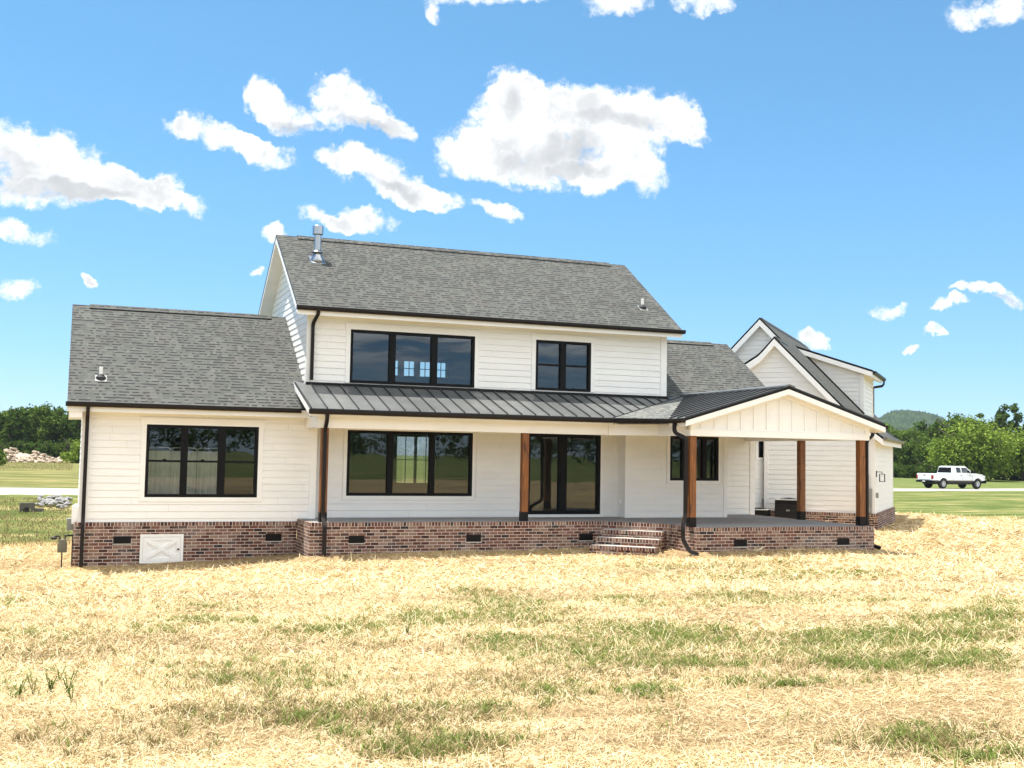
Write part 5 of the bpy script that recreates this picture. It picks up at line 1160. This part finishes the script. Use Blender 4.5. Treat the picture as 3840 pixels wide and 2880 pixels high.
# ------------------------------------------------------------------ pickup truck
def truck():
    px = at_flat(3567, 1836, .826)
    head = R(90 - 88)
    tx, ty = px[0], px[1]; tz = max(g1(tx, ty), g1(tx + 1, ty)) + .05
    t = thing('pickup_truck', 'white four door pickup truck parked on the gravel road, seen from behind', 'truck', (tx, ty, tz), head)
    def at(q): return (q[0] - 3.2, q[1], q[2])
    M['car_paint'] = simple('white_car_paint', (.80, .80, .80), .18, spec=.6); M['trim_brown'] = simple('brown_lower_trim', (.055, .04, .035), .35)
    M['tail_red'] = simple('red_tail_lamp', (.30, .01, .015), .2); M['lamp_clear'] = simple('clear_headlamp', (.7, .7, .72), .1); M['tyre'] = simple('tyre_rubber', (.012, .012, .012), .8); M['alloy'] = simple('alloy_rim', (.62, .62, .63), .28, .7)
    prof = [(.10, .74), (.10, 1.30), (.14, 1.34), (2.40, 1.34), (4.92, 1.34), (5.3, 1.37), (5.95, 1.30), (6.22, 1.20), (6.32, 1.05), (6.34, .74)]
    def arch(cx): return [(cx + .52 * math.cos(a), .46 + .52 * math.sin(a)) for a in np.linspace(.56, PI - .56, 9)]
    low = arch(5.35) + arch(1.35)
    poly = prof + low
    b = MB(at); W_ = .98
    n = len(poly)
    L_ = [(x, W_ - (0.06 if z > 1.25 else 0.0) - (.10 if x > 6.1 else 0), z) for x, z in poly]
    Rr = [(x, -y, z) for x, y, z in L_]
    b.face(L_); b.face(Rr[::-1])
    for i in range(n): j = (i + 1) % n; b.face([L_[i], Rr[i], Rr[j], L_[j]])
    # cab
    lo = [(2.40, .90), (2.40, -.90), (5.05, -.90), (5.05, .90)]; md = [(2.52, .80), (2.52, -.80), (4.18, -.80), (4.18, .80)]; tp = [(2.68, .72), (2.68, -.72), (4.02, -.72), (4.02, .72)]
    for (A, za), (B, zb_) in (((lo, 1.335), (md, 1.95)), ((md, 1.95), (tp, 2.02))):
        for i in range(4): j = (i + 1) % 4; b.face([(A[i][0], A[i][1], za), (A[j][0], A[j][1], za), (B[j][0], B[j][1], zb_), (B[i][0], B[i][1], zb_)])
    b.face([(x, y, 2.02) for x, y in tp])
    body = b.build('body', 'car_paint', t, bevel=.035)
    for p in body.data.polygons: p.use_smooth = False
    def quad(pts, name, mat, par, off):
        q = MB(at); c = [Vector(p) for p in pts]; nn = (c[1] - c[0]).cross(c[2] - c[1]).normalized() * off; q.prism([tuple(p + nn) for p in c], tuple(-nn * 1.6)); return q.build(name, mat, par)
    def side(x, z, s): f = (z - 1.335) / .615; return (x, s * (.90 - .10 * f), z)
    for s in (-1, 1):
        o = -s
        for nm, pts in (('rear_side_window', [(2.98, 1.44), (3.48, 1.44), (3.42, 1.90), (2.95, 1.90)]), ('front_side_window', [(3.62, 1.44), (4.62, 1.44), (4.16, 1.88), (3.58, 1.90)])):
            P_ = [side(x, z, s) for x, z in pts]
            if s > 0: P_ = P_[::-1]
            quad(P_, nm, 'car_glass', t, .012)
    quad([(2.415, .80, 1.43), (2.415, -.80, 1.43), (2.51, -.72, 1.90), (2.51, .72, 1.90)][::-1], 'rear_window', 'frame', t, -.03)
    quad([(4.95, -.78, 1.42), (4.95, .78, 1.42), (4.24, .70, 1.90), (4.24, -.70, 1.90)], 'windscreen', 'car_glass', t, .03)
    q = MB(at)
    for s in (-1, 1):
        q.box(1.90, s * .965 - .03, .58, 4.82, s * .965 + .03, .735); q.box(.30, s * .965 - .03, .62, .82, s * .965 + .03, .735)
    q.build('rocker_panel', 'trim_brown', t)
    q = MB(at); q.box(.0, -.95, .56, .18, .95, .735); q.build('rear_bumper', 'frame', t, bevel=.03)
    q = MB(at); q.box(6.28, -.93, .50, 6.46, .93, .80); q.build('front_bumper', 'frame', t, bevel=.04)
    q = MB(at); q.box(-.006, -.18, .60, .0, .16, .70); q.build('number_plate', 'lamp_clear', t)
    for s in (-1, 1):
        q = MB(at); q.box(.075, s * .90 - .075, .86, .22, s * .90 + .09, 1.20); q.build('tail_light', 'tail_red', t, bevel=.02)
        q = MB(at); q.box(6.1, s * .80 - .12, .98, 6.34, s * .80 + .12, 1.16); q.build('headlight', 'lamp_clear', t, bevel=.03)
        q = MB(at); q.box(4.55, s * 1.08 - .13, 1.40, 4.70, s * 1.08 + .13, 1.70); m_ = q.build('mirror', 'frame', t, bevel=.04)
        q = MB(at); q.beam((4.64, s * .90, 1.42), (4.64, s * 1.02, 1.46), .06, .06); q.build('arm', 'frame', m_)
        q = MB(at)
        for cx in (5.35, 1.35):
            q.tube([(cx + .55 * math.cos(a), s * .985, .46 + .55 * math.sin(a)) for a in np.linspace(.50, PI - .50, 13)], .045, 6)
        q.build('wheel_flare', 'car_paint', t)
        for dx in (2.50, 3.52, 4.72):
            pass
    q = MB(at); q.box(.088, -.70, .80, .099, .70, .812); q.box(.088, -.12, 1.17, .099, .10, 1.23); q.build('tailgate_handle', 'frame', t)
    q = MB(at)
    for s in (-1, 1):
        for dx in (2.46, 3.54, 4.70): q.box(dx, s * .981 - .004, .76, dx + .012, s * .981 + .002, 1.27)
        q.box(3.30, s * .985 - .012, 1.18, 3.46, s * .985 + .012, 1.22); q.box(4.36, s * .985 - .012, 1.18, 4.52, s * .985 + .012, 1.22)
    q.build('door_seam', 'grey_paint', t)
    q = MB(at); q.box(.6, -.80, .40, 6.0, .80, .73); q.build('underbody', 'rubber', t)
    wp = [(.25, -.14), (.40, -.13), (.46, -.09), (.465, 0), (.46, .09), (.40, .13), (.25, .14)]
    for cx in (1.35, 5.35):
        for s in (-1, 1):
            T = (lambda cx, s: lambda p: at((cx + p[0], s * .84 + p[2] * s, .465 + p[1])))(cx, s)
            q = MB(T); n = 22; rg = [[(r * math.cos(2 * PI * i / n), r * math.sin(2 * PI * i / n), z) for i in range(n)] for r, z in wp + [wp[0]]]
            for a, c in zip(rg, rg[1:]):
                for i in range(n): j = (i + 1) % n; q.face([a[i], a[j], c[j], c[i]])
            wh = q.build('wheel', 'tyre', t, smooth=True)
            q = MB(T); q.face([(.26 * math.cos(2 * PI * i / 24), .26 * math.sin(2 * PI * i / 24), .02) for i in range(24)]); q.build('brake_disc', 'rubber', wh)
            q = MB(T)
            for k in range(8):
                a = k * PI / 4; q.beam((.05 * math.cos(a), .05 * math.sin(a), .10), (.225 * math.cos(a), .225 * math.sin(a), .12), .055, .03, up=(0, 0, 1))
            q.lathe([(.09, .08), (.09, .14), (.03, .15)], (0, 0, 0), 12)
            rg = [[(r * math.cos(2 * PI * i / n), r * math.sin(2 * PI * i / n), z) for i in range(n)] for r, z in ((.215, .11), (.255, .135), (.25, .05))]
            for a, c in zip(rg, rg[1:]):
                for i in range(n): j = (i + 1) % n; q.face([a[i], a[j], c[j], c[i]])
            q.build('rim', 'alloy', wh)
    return t
truck()

# ------------------------------------------------------------------ air
HAZE = 0.00011
if HAZE:
    hz = bpy.data.materials.new('haze'); hz.use_nodes = True; hnt2 = NT(hz.node_tree); hnt2.n.clear(); o_ = hnt2.node('ShaderNodeOutputMaterial'); v_ = hnt2.node('ShaderNodeVolumePrincipled')
    v_.inputs['Color'].default_value = (.86, .93, 1.0, 1); v_.inputs['Density'].default_value = HAZE; v_.inputs['Anisotropy'].default_value = .3; hnt2.l.new(v_.outputs[0], o_.inputs['Volume'])
    b = MB(); b.box(-4500, -4500, -6, 4500, 4500, 75); h_ = b.build('haze', hz); tag(h_, 'thin bluish summer haze over the land', 'haze', kind='stuff')
